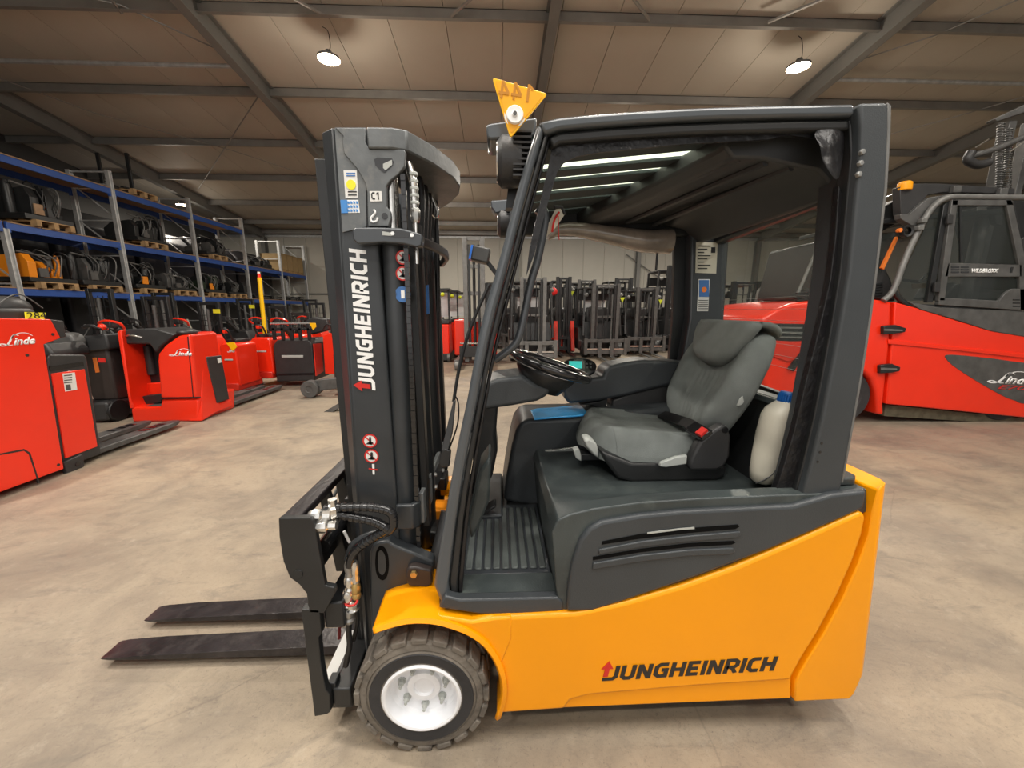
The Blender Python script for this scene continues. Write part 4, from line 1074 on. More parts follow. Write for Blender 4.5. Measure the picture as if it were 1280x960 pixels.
# ================================================================== CARRIAGE AND FORKS
KY = 1.14
sp_ = [(348,648),(388,647),(392,652),(396,675),(406,732),(418,735),(419,741),(410,758),(405,767),(387,766),(385,757),(383,742),(374,731),(362,722),(354,702),(352,690),(349,672)]
for mr_ in (0, 1):
    y = (lambda v: v) if not mr_ else mir
    c1 = MB().prism(px(sp_, KY), y(KY), y(KY + .022)).build('carriage_side_plate', BLP, FL, bevel=.003)
    if not mr_:
        MB().lathe([(0, -.004), (.014, -.003), (.015, 0)], at(373, 717, KY), 'y', 24).build('plate_boss', BLP, c1)
    c2 = MB().prism(px([(376,762),(399,762),(400,772),(402,792),(398,797),(401,830),(407,862),(412,868),(413,890),(409,893),(393,896),(391,880)], KY), y(KY), y(KY + .03)).build('carriage_side_bar', BLP, FL, bevel=.003)
tL = at(348, 648, KY); tR = at(388, 647, KY)
MB().box(tL.x + .002, at(373, 648, KY).x, KY + .01, mir(KY) - .01, tL.z - .028, tL.z).build('carriage_top_bar', FRK, FL, bevel=.004)
bz = at(400, 700, KY)
MB().box(tL.x + .03, tL.x + .07, KY + .02, mir(KY) - .02, .60, .67).build('carriage_cross_bar', BLP, FL, bevel=.004)
# upper and lower fork bars
fb0 = at(412, 745, KY + .04)
MB().box(fb0.x - .015, fb0.x + .05, KY + .02, mir(KY) - .02, .43, .53).build('fork_bar', BLP, FL, bevel=.006)
MB().box(fb0.x - .015, fb0.x + .05, KY + .02, mir(KY) - .02, .10, .18).build('fork_bar', BLP, FL, bevel=.006)
lb = px([(408,870),(414,850),(446,795),(448,806),(440,850),(425,884),(413,885)], KY + .02)
# lower slide bar running across, with its white worn top
q = at(430, 850, KY + .06)
lz = .165
MB().box(-.615, -.535, KY + .03, mir(KY) - .03, .085, lz).build('lower_slide_bar', MST, FL, bevel=.005)
MB().box(-.66, -.615, KY + .05, KY + .42, .10, .155).build('worn_wear_strip', PAW, FL, bevel=.002)
MB().box(-.615, -.585, KY + .025, KY + .07, lz, lz + .035).build('stop_block', BLP, FL, bevel=.004)
# side shifter cylinder and rods between the plates
MB().tube([(tL.x + .10, KY + .06, .715), (tL.x + .10, mir(KY) - .06, .715)], .022, 20).build('side_shift_rod', BLG, FL)
MB().tube([(tL.x + .10, KY + .30, .715), (tL.x + .10, mir(KY) - .30, .715)], .040, 24).build('side_shift_cylinder', BLP, FL)
for yy in (1.36, 1.50, mir(1.50), mir(1.36)):
    MB().prism([(tL.x + .02, .84), (tL.x + .06, .84), (tL.x + .12, .50), (tL.x + .06, .50)], yy, yy + .025).build('carriage_rib', BLP, FL, bevel=.003)
MB().box(tL.x + .10, tL.x + .16, 1.34, mir(1.34), .2, .80).build('carriage_back', BLP, FL, bevel=.005) if False else None
for yy in (1.37, mir(1.37) - .04):
    MB().box(tL.x + .11, tL.x + .17, yy, yy + .04, .15, .80).build('carriage_roller_rail', BLP, FL, bevel=.004)
def fork(y0, y1):
    xh = fb0.x - .018; q = MB()
    # blade tapering to the tip
    rg = []
    for x_, zt2, zb2, ins in ((xh + .0, .078, .035, 0), (xh - .25, .076, .036, 0), (-1.50, .060, .040, 0), (-1.66, .050, .041, .001), (-1.69, .047, .042, .004), (-1.70, .045, .043, .008)):
        rg.append([(x_, y0 + ins, zb2), (x_, y1 - ins, zb2), (x_, y1 - ins, zt2), (x_, y0 + ins, zt2)])
    q.loft(rg)
    f_ = q.build('fork', FRK, FL, bevel=.004)
    q = MB(); q.box(xh - .04, xh, y0, y1, .04, .56); q.build('fork_shank', FRK, f_, bevel=.004)
    MB().box(xh - .045, xh + .01, y0 + .02, y1 - .02, .50, .565).build('fork_hook', BLP, f_, bevel=.004)
    return f_
fork(1.445, 1.545); fork(1.65, 1.75)
# couplings and hoses at the carriage
cz = at(400, 644, KY + .03)
for i, (dx, dy, dz) in enumerate(((0,0,0), (-.02,.02,-.03), (.02,-.01,-.03), (.035,.02,.01), (-.01,.03,-.06))):
    MB().lathe([(0, -.035), (.014, -.035), (.021, -.018), (.021, .006), (.015, .012), (.015, .035), (0, .035)], cz + Vector((dx, dy, dz)), 'x' if i % 2 == 0 else 'z', 8).build('hose_coupling', CHR, FL)
def ribhose(pts, r, name, m=BLK, k=8, ribs=True):
    P = smooth_curve(pts, k); o = MB().tube(P, r, 12).build(name, m, FL)
    if ribs:
        q = MB()
        for i in range(2, len(P)-2, 2):
            d = (P[i+1]-P[i-1]).normalized(); q.tube([P[i]-d*.006, P[i]+d*.006], r*1.15, 12)
        rr = q.build('spiral_guard', BLG, o); rr['kind'] = 'stuff'
    return o
Yh = KY + .05
ribhose([at(406,636,Yh), at(432,634,Yh), at(465,634,Yh), at(488,640,Yh), at(492,655,Yh), at(486,664,Yh)], .0135, 'ribbed_hose')
ribhose([at(408,640,Yh), at(440,646,Yh), at(468,652,Yh), at(485,662,Yh), at(480,667,Yh+.02)], .0135, 'ribbed_hose')
ribhose([at(487,660,Yh), at(470,670,Yh), at(450,683,Yh), at(440,695,Yh), at(437,708,Yh)], .0135, 'ribbed_hose', MST)
ribhose([at(482,664,Yh+.02), at(462,668,Yh+.02), at(442,680,Yh+.02), at(434,700,Yh+.02)], .011, 'ribbed_hose', MST, ribs=False)
for (a, b, r0, h, m) in ((436,712,.011,.03,STL),(444,715,.011,.04,CHR),(437,730,.014,.03,CHR),(445,738,.013,.03,GLD),(436,748,.017,.035,CHR),(441,757,.018,.02,CHR),(437,768,.015,.03,STL)):
    r0 *= 1.25; c_ = at(a, b, Yh); MB().lathe([(0,-h),(r0*.8,-h),(r0,-h*.6),(r0*.8,-h*.3),(r0,0),(r0,h*.6),(r0*.7,h),(0,h)], c_, 'z', 10).build('quick_coupling', m, FL)
ribhose([at(436,775,Yh), at(436,790,Yh), at(437,806,Yh), at(434,822,Yh), at(432,832,Yh)], .010, 'lower_hose', BLK, ribs=False)
ribhose([at(444,755,Yh+.02), at(447,775,Yh+.03), at(442,800,Yh+.03)], .008, 'lower_hose', BLK, ribs=False)
MB().tube(smooth_curve([at(430,752,Yh-.01), at(434,757,Yh-.02), at(443,756,Yh-.02), at(447,750,Yh-.01)], 4), .004, 6).build('red_cable_tie', RDP, FL)
MB().tube(smooth_curve([at(430,755,Yh), at(425,775,Yh), at(424,798,Yh)], 4), .006, 6).build('red_cable', mat('dark_red_cable', (.12,.008,.01), .5), FL)
MB().tube([at(430,664,1.25), at(437,678,1.25)], .005, 6).build('grease_pipe', WPL, FL)
MB().tube([at(398,655,1.5), at(431,594,1.6)], .008, 8).build('thin_pipe', STL, FL)
ribhose([at(404,660,1.5), at(420,640,1.6), at(430,625,1.7), at(433,600,1.75)], .02, 'side_shift_hose', BLK, ribs=False)
# vertical lettering on the mast
a_ = at(469.5, 488, MY + .0045); b_ = at(457.5, 309, MY + .0045)
uy_ = (b_ - a_).normalized()
# letters read bottom to top: the text direction is up, letter height points to the left
ux_ = Vector((uy_.x, 0, uy_.z)); uyy = Vector((-uy_.z, 0, uy_.x))
w_ = (b_ - a_).length*.975; hh = .066
o_ = at(469.5, 488, MY + .0045)
logo(mast, o_, ux_, uyy, w_, hh, WPL, sh=.12)
# ================================================================== THINGS ON THE TRUCK
can = thing('plastic_bottle', 'tall cloudy white plastic bottle with a blue screw cap behind the seat', 'bottle', tuple(at(955, 600, 1.30)))
CY = 1.30
cpts = [((958,601),.030,.03),((948,594),.040,.045),((945,588),.052,.06)]
def ctr(x, y): return at(x, y, CY)
rows = [((951,602),.024),((952,599),.036),((955,588),.043),((959,567),.0445),((964,542),.0445),((970,519),.0435),((974,511),.040),((979,505),.031),((982,501),.023),((983,497),.020)]
axv = (at(981, 500, CY) - at(953, 602, CY)).normalized()
q = MB(); rg = []
for (x_, y_), r_ in rows:
    c_ = ctr(x_, y_)
    rg.append([c_ + Vector((math.cos(2*math.pi*k/28)*r_, math.sin(2*math.pi*k/28)*r_*1.2, 0)) + axv*0 for k in range(28)])
q.loft(rg); q.build('bottle_body', CAN, can, ang=60)
c_ = ctr(985, 497); m3 = Matrix.Rotation(R(8), 3, 'Y')
q = MB(); q.lathe([(0, -.022), (.027, -.022), (.029, -.018), (.029, .014), (.026, .020), (0, .020)], c_, 'z', 28, m3)
cap = q.build('screw_cap', BLC, can, ang=40)
q = MB()
for i in range(24):
    a = 2*math.pi*i/24; d = m3 @ Vector((math.cos(a)*.029, math.sin(a)*.029, 0)); q.bar(c_ + d + m3 @ Vector((0,0,-.017)), c_ + d + m3 @ Vector((0,0,.010)), .004, .003)
g_ = q.build('cap_ribs', BLC, cap); g_['kind'] = 'stuff'
MB().tube(smooth_curve([at(972,583,CY-.05), at(966,592,CY-.05), at(955,600,CY-.04), at(945,604,CY-.02)], 4), .003, 6).build('bottle_hose', MGR, can)
# blue document pouch
pts = [(663,514),(672,512),(690,511),(720,508),(741,510),(742,519),(720,521),(690,523),(668,525)]
zz = at(690, 523, 1.78).z + .010
P = [at(a, b, Z=zz) for a, b in pts]
q = MB(); q.prism([(p.x, p.y) for p in P], zz - .0015, zz + .008, 'z')
pch = q.build('document_pouch', BLU, None, bevel=.003); tag(pch, 'bright blue plastic document pouch lying on the console beyond the seat', 'pouch')
# triangular tag 144
tg = thing('number_tag', 'yellow triangular number tag with faded mirrored 144 at the cab front corner', 'tag', tuple(at(638, 170, 1.10)))
TY = 1.095
def rtri(P, r, k=4):
    out = []
    for i in range(3):
        p, a, b = Vector(P[i]), Vector(P[i-1]), Vector(P[(i+1) % 3])
        da, db = (a-p).normalized(), (b-p).normalized()
        for j in range(k+1):
            t = j/k; out.append(tuple(((p+da*r)*(1-t)**2 + p*2*t*(1-t) + (p+db*r)*t*t)))
    return out
tri = rtri([(615,96.5),(685,117),(638,173)], 5)
tb_ = MB().prism(px(tri, TY), TY, TY + .005).build('tag_plate', YTG, tg, bevel=.0015)
ctr3 = (646, 127)
tri2 = [(ctr3[0] + (a-ctr3[0])*.88, ctr3[1] + (b-ctr3[1])*.88) for a, b in tri]
MB().prism(px(tri2, TY - .001), TY - .0012, TY).build('raised_face', mat('tag_face', (.88,.40,.004), .4), tb_)
pa, pb = at(677, 128, TY - .0014), at(631, 121, TY - .0014); du = (pb - pa).normalized()
stroke_text('faded_mirrored_digits', '144', BRF, tb_, at(672, 129.5, TY - .0013), du, Vector((.12, 0, 1)).normalized(), .100, .040, -.0012, 0, .08)
mg = at(643.5, 144, TY - .001)
MB().lathe([(0, -.010), (.006, -.010), (.008, -.006), (.020, -.007), (.022, -.004), (.022, .0), (.027, .0005), (.027, .002)], mg, 'y', 32).build('round_magnet', WPL, tg)
MB().lathe([(0, -.012), (.005, -.012), (.005, -.009)], mg, 'y', 12).build('magnet_rivet', MGR, tg)
# ================================================================== PALLET RACK WITH ITS GOODS
RXF, RXB = -10.35, -11.45
RK = thing('pallet_rack', 'long blue and galvanised pallet rack standing along the left side', 'rack', (RXF, 14, 0))
RYS = [6.3, 8.98, 11.57, 14.28, 16.98, 19.6, 22.0]
LV = [1.97, 3.33, 4.72]
for i, y in enumerate(RYS):
    top = (4.9, 3.2, 5.18, 5.22, 5.18, 4.75, 4.9)[i]
    for x in (RXF - .05, RXB + .05):
        q = MB(); q.prism([(x-.05, y-.05), (x+.05, y-.05), (x+.05, y-.03), (x+.02, y-.02), (x+.02, y+.02), (x+.05, y+.03), (x+.05, y+.05), (x-.05, y+.05)], 0, top, 'z')
        q.build('upright', GLV, RK, smooth=False)
    z = .3; sg = 1
    MB().bar((RXF-.05, y, top-.04), (RXB+.05, y, top-.04), .03, .04).build('cross_brace', GLV, RK, smooth=False)
    while z < top - .9:
        a, b = (RXF-.05, RXB+.05) if sg > 0 else (RXB+.05, RXF-.05)
        MB().bar((a, y, z), (b, y, z + .85), .025, .03, (0,1,0)).build('diagonal_brace', GLV, RK, smooth=False)
        MB().bar((RXF-.05, y, z+.85), (RXB+.05, y, z+.85), .025, .03).build('cross_brace', GLV, RK, smooth=False)
        z += .92
for L, z in enumerate(LV):
    for i in range(len(RYS)-1):
        if L == 2 and RYS[i] > 16: continue
        y0, y1 = RYS[i]+.05, RYS[i+1]-.05
        for x in (RXF-.05, RXB+.05):
            q = MB(); q.box(x-.025, x+.025, y0, y1, z-.15, z); q.box(x-.025, x+.03, y0-.02, y0+.05, z-.2, z+.02); q.box(x-.025, x+.03, y1-.05, y1+.02, z-.2, z+.02)
            q.build('beam', BEA, RK, bevel=.004, seg=1)
        k = 4
        for j in range(k):
            a = y0 + (y1-y0)*j/k
            MB().box(RXB+.03, RXF-.012, a+.006, a + (y1-y0)/k - .006, z+.001, z+.024).build('deck_board', CBD, RK, smooth=False)
# pallet prototype
def pallet(loc, label, group='pallets on the rack'):
    t = thing('pallet', label, 'pallet', loc, group)
    x, y, z = loc
    for i in range(5):
        MB().box(x-.60+i*.275, x-.50+i*.275, y-.40, y+.40, z+.122, z+.144).build('plank', WOO, t, smooth=False)
    for j in (-.40, -.05, .30):
        MB().box(x-.60, x+.60, y+j, y+j+.10, z+.100, z+.122).build('plank', WOO, t, smooth=False)
        MB().box(x-.60, x+.60, y+j, y+j+.10, z, z+.022).build('plank', WOO, t, smooth=False)
        for i in (-.60, -.07, .46):
            MB().box(x+i, x+i+.14, y+j, y+j+.10, z+.022, z+.100).build('block', WOO, t, smooth=False)
    return t
PP = None
def put_pallet(x, y, z, label, ry=0):
    global PP
    if PP is None: PP = pallet((x, y, z), label); return PP
    c = copy_tree(PP); c.location = (x, y, z); c['label'] = label; c.rotation_euler.z = ry; return c
def assembly(loc, w, d, h, label, m=BLP, cat='machine part', group=None, name='machine_assembly', seed=0, accent=None):
    rnd = random.Random(seed); x, y, z = loc
    t = thing(name, label, cat, loc, group)
    MB().box(x-w*.5, x+w*.5, y-d*.5, y+d*.5, z, z+h*.14).build('base_frame', BLP, t, bevel=.01)
    n = 3 + int(d*3)
    for i in range(n):
        yy = y - d*.5 + d*(i+.5)/n; ww = d/n*rnd.uniform(.35, .55); hh = h*rnd.uniform(.35, 1.0); xo = rnd.uniform(-.1, .08)*w
        mt_ = m if i % 3 != 1 else (BLP if rnd.random() < .6 else MGR)
        q = MB()
        if rnd.random() < .35: q.lathe([(0, z+h*.12), (ww*.9, z+h*.12), (ww, z+h*.2), (ww, z+hh*.85), (ww*.6, z+hh), (0, z+hh)], (x+w*.22+xo, yy, 0), 'z', 14); nm = 'cylinder'
        else: q.prism([(x-w*.42, z+h*.12), (x+w*.46+xo, z+h*.12), (x+w*.48+xo, z+hh*.7), (x+w*.36+xo, z+hh), (x-w*.2, z+hh*rnd.uniform(.7, 1)), (x-w*.42, z+hh*.6)], yy-ww, yy+ww); nm = 'block'
        q.build(nm, mt_, t, bevel=.012)
    for i in range(5):
        a = rnd.uniform(-.42, .42)*d; q = MB()
        q.tube(smooth_curve([(x+w*.46, y+a, z+h*.2), (x+w*.54, y+a+.03, z+h*rnd.uniform(.4,.8)), (x+w*.3, y+a+rnd.uniform(-.2,.2), z+h*rnd.uniform(.8,1.02)), (x, y+a, z+h*.6)], 4), .014, 6)
        q.build('hose', (BLK, MGR, LGM)[i % 3], t)
    MB().box(x+w*.48, x+w*.52, y-d*.3, y-d*.12, z+h*.15, z+h*.42).build('access_plate', accent or MGR, t, bevel=.004)
    MB().tube([(x+w*.3, y-d*.48, z+h*.9), (x+w*.3, y+d*.3, z+h*.8)], .022, 8).build('rod', LGM, t)
    return t
XM = (RXF+RXB)/2 + .03
names2 = ['first', 'second', 'third', 'fourth', 'fifth', 'sixth', 'seventh', 'eighth', 'ninth', 'tenth', 'eleventh', 'twelfth']
cnt = {0: 0, 1: 0, 2: 0}
lvn = {0: 'lowest beam level', 1: 'middle beam level', 2: 'top beam level'}
def stack(L, y, kind_, h=.8, seed=0, n=1, m=BLP, accent=None, lab_=None):
    z = LV[L] + .025; i = cnt[L]; cnt[L] += 1
    put_pallet(XM, y, z, '%s wooden pallet from the left on the %s of the rack' % (names2[i], lvn[L]))
    z += .146
    if kind_ == 'asm':
        assembly((XM, y, z), 1.0, 1.0 if n == 1 else 1.6, h, lab_, m, seed=seed, accent=accent)
    return z
stack(1, 8.2, 'asm', .95, 1, lab_='bulky dark machine with brown cover, at the left edge on the middle beam level', m=MGR, accent=CBD)
stack(1, 9.9, 'asm', .85, 2, lab_='dark machine assembly on the middle beam level just right of the leftmost load', m=BLP, accent=CBD)
stack(1, 12.6, 'asm', .80, 3, lab_='black hose covered assembly on the middle beam level behind the tall second frame', m=BLP)
stack(1, 15.3, 'asm', .70, 4, lab_='low black assembly on the middle beam level between the third and fourth frames', m=BLP)
stack(0, 9.72, 'asm', .72, 5, lab_='orange gearbox housing on a pallet at the left of the lowest beam level', m=ORP, accent=MGR)
stack(0, 10.85, 'asm', .85, 6, lab_='black battery block with cables beside the orange gearbox on the rack', m=BLP)
stack(0, 12.3, 'asm', .80, 7, lab_='black drive unit on the lowest beam level right of the second frame', m=BLP, accent=ORP)
stack(0, 13.5, 'asm', .55, 8, lab_='small black motor block on the lowest beam level left of the third frame', m=MGR)
stack(0, 15.0, 'asm', .75, 9, lab_='dark green black gearbox on the lowest beam level past the third frame', m=mat('dark_green_paint', (.02,.035,.02), .5), accent=ORP)
stack(0, 16.2, 'asm', .50, 10, lab_='flat black frame part on the lowest beam level left of the fourth frame', m=BLP)
z = LV[2] + .025
put_pallet(XM, 12.5, z, 'wooden pallet on the top beam level, left of the small glowing lamp')
t = thing('stored_forks', 'pair of black forks standing upright on the top rack level', 'forks', (XM, 12.5, z + .146))
for yy in (12.2, 13.0):
    pass
for xx in (XM - .45, XM + .35):
    MB().box(xx-.05, xx+.05, 12.35, 12.40, z+.15, z+1.15).build('fork_blade', BLP, t, bevel=.01); MB().box(xx-.05, xx+.05, 12.05, 12.9, z+.147, z+.19).build('fork_shank', BLP, t, bevel=.01)
# boxes near the far end
for k, (y, zz) in enumerate(((19.0, .0), (20.3, 0), (21.3, 0))):
    pass
bxz = LV[1] + .025
for k in range(4):
    y = 19.95 + k*.52
    t = thing('cardboard_crate', 'brown board crate, %s of four at the far rack end' % names2[k], 'crate', (XM, y, bxz), 'board crates at the far end of the rack')
    MB().box(XM-.5, XM+.5, y-.24, y+.24, bxz+.08, bxz+.80).build('crate_body', CRD, t, bevel=.006)
    MB().box(XM-.52, XM+.52, y-.25, y+.25, bxz+.80, bxz+.84).build('crate_lid', CRD, t, bevel=.004)
    for xx in (XM-.45, XM, XM+.35): MB().box(xx, xx+.1, y-.24, y+.24, bxz, bxz+.08).build('runner', WOO, t, smooth=False)
# dark machine stored lower behind the rack's far bays, and long profiles
for k, (y, L) in enumerate(((18.3, 0), (20.8, 0), (18.2, 1))):
    z = LV[L] + .025
    assembly((XM, y, z), .9, 1.8, .22 if L == 0 else .5, ('flat bundle of dark steel parts on the lowest level below the wall girt', 'low tangle of dark steel parts at the far end of the lowest level', 'small dark block on the middle level before the crates')[k], BLP, seed=20+k)
# ---- invented tarpaulin stacks, added to fill the dark space behind the rack
for k in range(5):
    y = 9.0 + k*2.5
    t = MB().prism([(-13.6, 0), (-12.0, 0), (-12.0, 3.9), (-12.4, 4.3 + .1*(k % 2)), (-13.2, 4.25), (-13.6, 3.8)], y, y + 2.3).build('filler_stack', mat('filler_tarpaulin_%s' % 'abcde'[k], (.022+.004*k, .024+.003*k, .028+.003*k), .5, var=.3, vs=2, bump=.6, bs=3), bevel=.08, seg=3)
    tag(t, 'added tall filler stack wrapped in dark tarpaulin, %s from the left behind the rack' % names2[k], 'stack', 'added filler stacks behind the rack')
# yellow pole
p = at(327, 378, 17.0)
t = thing('striped_pole', 'yellow upright pole with a red cap standing before the rack', 'pole', (p.x, 10.4, 0))
pb_ = at(330, 413, 9.5); ptp = at(324, 347, 9.5)
bpole = Vector((pb_.x, 9.5, pb_.z))
t.location = (pb_.x, 9.5, 0)
MB().tube([(pb_.x, 9.5, 0), (ptp.x, 9.5, ptp.z)], .045, 14).build('pole', YPL, t)
MB().tube([(ptp.x, 9.5, ptp.z), (ptp.x, 9.5, ptp.z + .09)], .035, 14).build('red_cap', RED, t)
MB().tube([(ptp.x, 9.5, ptp.z + .09), (ptp.x, 9.5, ptp.z + .13)], .03, 14).build('white_tip', PAW, t)
MB().lathe([(0, .0), (.16, 0), (.16, .02), (.06, .03)], (pb_.x, 9.5, 0), 'z', 18).build('foot_plate', YPL, t)
# ================================================================== RED TRUCKS ON THE LEFT
def script_logo(parent, o, ux, uy, w, h, m, e=.002):
    ux, uy = Vector(ux).normalized(), Vector(uy).normalized(); nz = ux.cross(uy).normalized(); o = Vector(o)
    text('brand_lettering', 'inde', m, parent, o + ux*w*.37, ux, uy, w*.63, h*.72, e, bold=.03, shear=.35)
    def rib(pts, th, nm):
        P = smooth_curve([(a, b, 0) for a, b in pts], 5); q = MB(); n = len(P); L_, R_ = [], []
        for i, p in enumerate(P):
            t = (P[min(i+1, n-1)] - P[max(i-1, 0)]).normalized(); s_ = Vector((-t.y, t.x, 0))*th*(.5+.5*math.sin(math.pi*i/(n-1)))
            for A_, sg in ((L_, 1), (R_, -1)):
                c = p + s_*sg; A_.append(o + ux*c.x*w + uy*c.y*h + nz*e)
        q.loft([[a, b] for a, b in zip(L_, R_)], cap=False, closed=False); return q.build(nm, m, parent, smooth=False)
    rib([(.55,.88),(.46,1.0),(.38,.85),(.27,.35),(.18,.08),(.06,.02),(-.02,.12),(.05,.22),(.16,.12),(.26,.04),(.34,.06)], .038, 'script_initial')
    rib([(.34,.60),(.42,.92),(.60,1.12),(.80,1.08),(.95,.80)], .026, 'script_swash')
def xpl(pts, X): return [(p.y, p.z) for p in (at(a, b, X=X) for a, b in pts)]
# ---- nearest red truck
XA = -4.02
T1 = thing('pallet_truck', 'large red rider pallet truck cut by the left picture edge', 'pallet truck', (-4.5, 3.6, 0))
body = xpl([(-70,398),(0,398),(62,399),(64,400),(76,422.6),(55,430.5),(82,595),(60,603),(36,612),(14,619),(-10,624),(-70,640)], XA)
b1 = MB().prism([(y, max(z, .06)) for y, z in body], XA - .82, XA, 'x').build('body', RED, T1, bevel=.05, seg=4)
MB().prism([(y, z) for y, z in xpl([(-1,560),(0,567),(30,561),(38,566),(50,604),(48,604),(36,568),(30,563.5),(0,569)], XA+.001)], XA - .01, XA + .001, 'x').build('panel_seam', BLP, b1, smooth=False)
for (a, b) in ((66,418),(73,581),(34,444)): MB().lathe([(0,.004),(.012,.003),(.013,0)], at(a, b, X=XA+.001), 'x', 12).build('bolt', DBR, b1)
bat = xpl([(59,447),(62,443),(106,443),(109,447),(128,572),(127,577),(83,593),(66,520)], XA - .05)
b2 = MB().prism([(y, max(z, .05)) for y, z in bat], XA - .80, XA - .05, 'x').build('battery_box', DKG, T1, bevel=.015)
MB().prism(xpl([(64,467),(105.5,461.5),(121.5,558),(81.6,573)], XA - .045), XA - .06, XA - .04, 'x').build('red_cover', RED, b2, bevel=.004)
MB().prism(xpl([(62,458),(104,452),(105,457),(63,464)], XA - .045), XA - .06, XA - .046, 'x').build('grip_slot', BLG, b2)
l1 = MB().prism(xpl([(78,467),(93.5,465.5),(96.5,487),(81.6,489.5)], XA - .038), XA - .04, XA - .037, 'x').build('type_label', PAW, b2, smooth=False)
for i in range(4): MB().prism(xpl([(80,469+i*3),(90,468+i*3),(90.3,469.3+i*3),(80.2,470.3+i*3)], XA - .0365), XA - .037, XA - .036, 'x').build('print_line', MGR, l1, smooth=False)
MB().prism(xpl([(82,481),(88,480.3),(89,487),(83,488)], XA - .0365), XA - .037, XA - .036, 'x').build('print_block', MGR, l1, smooth=False)
MB().prism(xpl([(80,578),(104,567),(106,583),(84,593)], XA - .02), XA - .06, XA - .02, 'x').build('wheel_bracket', DKG, b2, bevel=.008)
MB().lathe([(0,.006),(.02,.005),(.022,0)], at(97, 580, X=XA-.018), 'x', 14).build('axle_bolt', BLG, b2)
MB().box(XA - .72, XA - .06, 3.25, 3.62, 1.40, 1.52).build('top_console', DKG, T1, bevel=.03)
MB().prism(xpl([(63,399),(80,401),(83,421),(76,423)], XA - .1), XA - .6, XA - .1, 'x').build('console_side', DKG, T1, bevel=.01)
c_ = at(8, 385, X=-4.35)
q = MB(); q.sphere(c_, .17, (.7, 1.0, .62)); q.build('seat_back', DKG, T1)
MB().tube(smooth_curve([c_ + Vector((.13, -.17*1, .02)), c_ + Vector((.13, 0, .12)), c_ + Vector((.13, .16, 0))], 5), .006, 8).build('seat_back_piping', MGR, T1)
yt = MB().prism(xpl([(32,390),(57,391),(56,399),(33,399)], XA - .02), XA - .03, XA - .02, 'x').build('number_label', YLB, T1, smooth=False)
text('number_print', '284', BKP, yt, at(35, 398.5, X=XA - .018), (0,1,0), (0,0,1), .14, .055, .001)
script_logo(b1, at(0, 433, X=XA + .002), (0,1,0), (0,0,1), at(45, 430, X=XA).y - at(0, 433, X=XA).y, .088, WPL)
def gfork(x0, x1, y0, y1, z0, z1, t, m=MGR, nm='fork'):
    q = MB(); rg = []
    for y, a, ins in ((y0, 0, 0), (y1-.18, 0, 0), (y1-.06, .01, .02), (y1, .02, .05)):
        rg.append([(x0+ins, y, z0+a), (x1-ins, y, z0+a), (x1-ins, y, z1-a*.5), (x0+ins, y, z1-a*.5)])
    q.loft(rg); f_ = q.build(nm, m, t, bevel=.01)
    xm = (x0+x1)/2
    for j in range(3):
        MB().box(xm-.045, xm+.045, y1-.5+j*.11, y1-.43+j*.11, z1-.002, z1+.003).build('roller_slot', BLG, f_, smooth=False)
    return f_
gfork(-4.30, -4.12, 3.9, 5.02, .04, .10, T1); gfork(-4.66, -4.48, 3.9, 5.02, .04, .10, T1)
# ---- second red truck (stand-in platform)
Y2 = 5.25
T2 = thing('pallet_truck', 'red pallet truck with a tall rounded hood and a black operator bay', 'pallet truck', (-4.5, 5.6, 0))
p_ = px([(163,510),(167,509),(200,509),(201,499),(248,499),(248,527),(165,528)], Y2)
MB().prism(p_, Y2, Y2 + .75).build('base', RED, T2, bevel=.03, seg=3)
MB().prism(px([(146,415),(151,412),(163,500),(168,510),(162,511)], Y2), Y2, Y2 + .5).build('bay_edge', RED, T2, bevel=.012)
hp_ = px([(201,499),(197,451),(198,442),(206,432),(224,419),(233,418.5),(238,417),(241,440),(247,499)], Y2)
h2 = MB().prism(hp_, Y2 - .01, Y2 + .50).build('hood', RED, T2, bevel=.05, seg=4)
sd = xpl([(250,417),(266,414),(268,420),(260,436),(259,447),(263,460),(272,504),(288,499),(289,508),(266,517),(250,527)], -4.09)
MB().prism(sd, -4.25, -4.06, 'x').build('side_cover', RED, T2, bevel=.02)
MB().prism(xpl([(258,446),(277,444),(287,499),(272,504)], -4.045), -4.6, -4.045, 'x').build('battery_box', DKG, T2, bevel=.012)
MB().prism(xpl([(272,448),(276,447),(277,453),(273,454)], -4.04), -4.05, -4.04, 'x').build('label', PAW, T2, smooth=False)
MB().prism(px([(234,421),(235.2,420.5),(242,497),(241,497)], Y2 - .012), Y2 - .013, Y2 + .0).build('panel_seam', BLP, h2, smooth=False)
MB().prism(px([(201,497),(250,496),(250,497.5),(201,498.5)], Y2 - .012), Y2 - .015, Y2 + .0).build('panel_seam', BLP, h2, smooth=False)
c_ = at(234, 415, Y2 + .12); MB().sphere(c_, .09, (1.2, 1.5, .55)).build('control_pod', DKG, T2)
script_logo(h2, at(213, 445, Y2 - .012), (1,0,0), (0,0,1), at(240, 443, Y2).x - at(213, 445, Y2).x, .085, WPL)
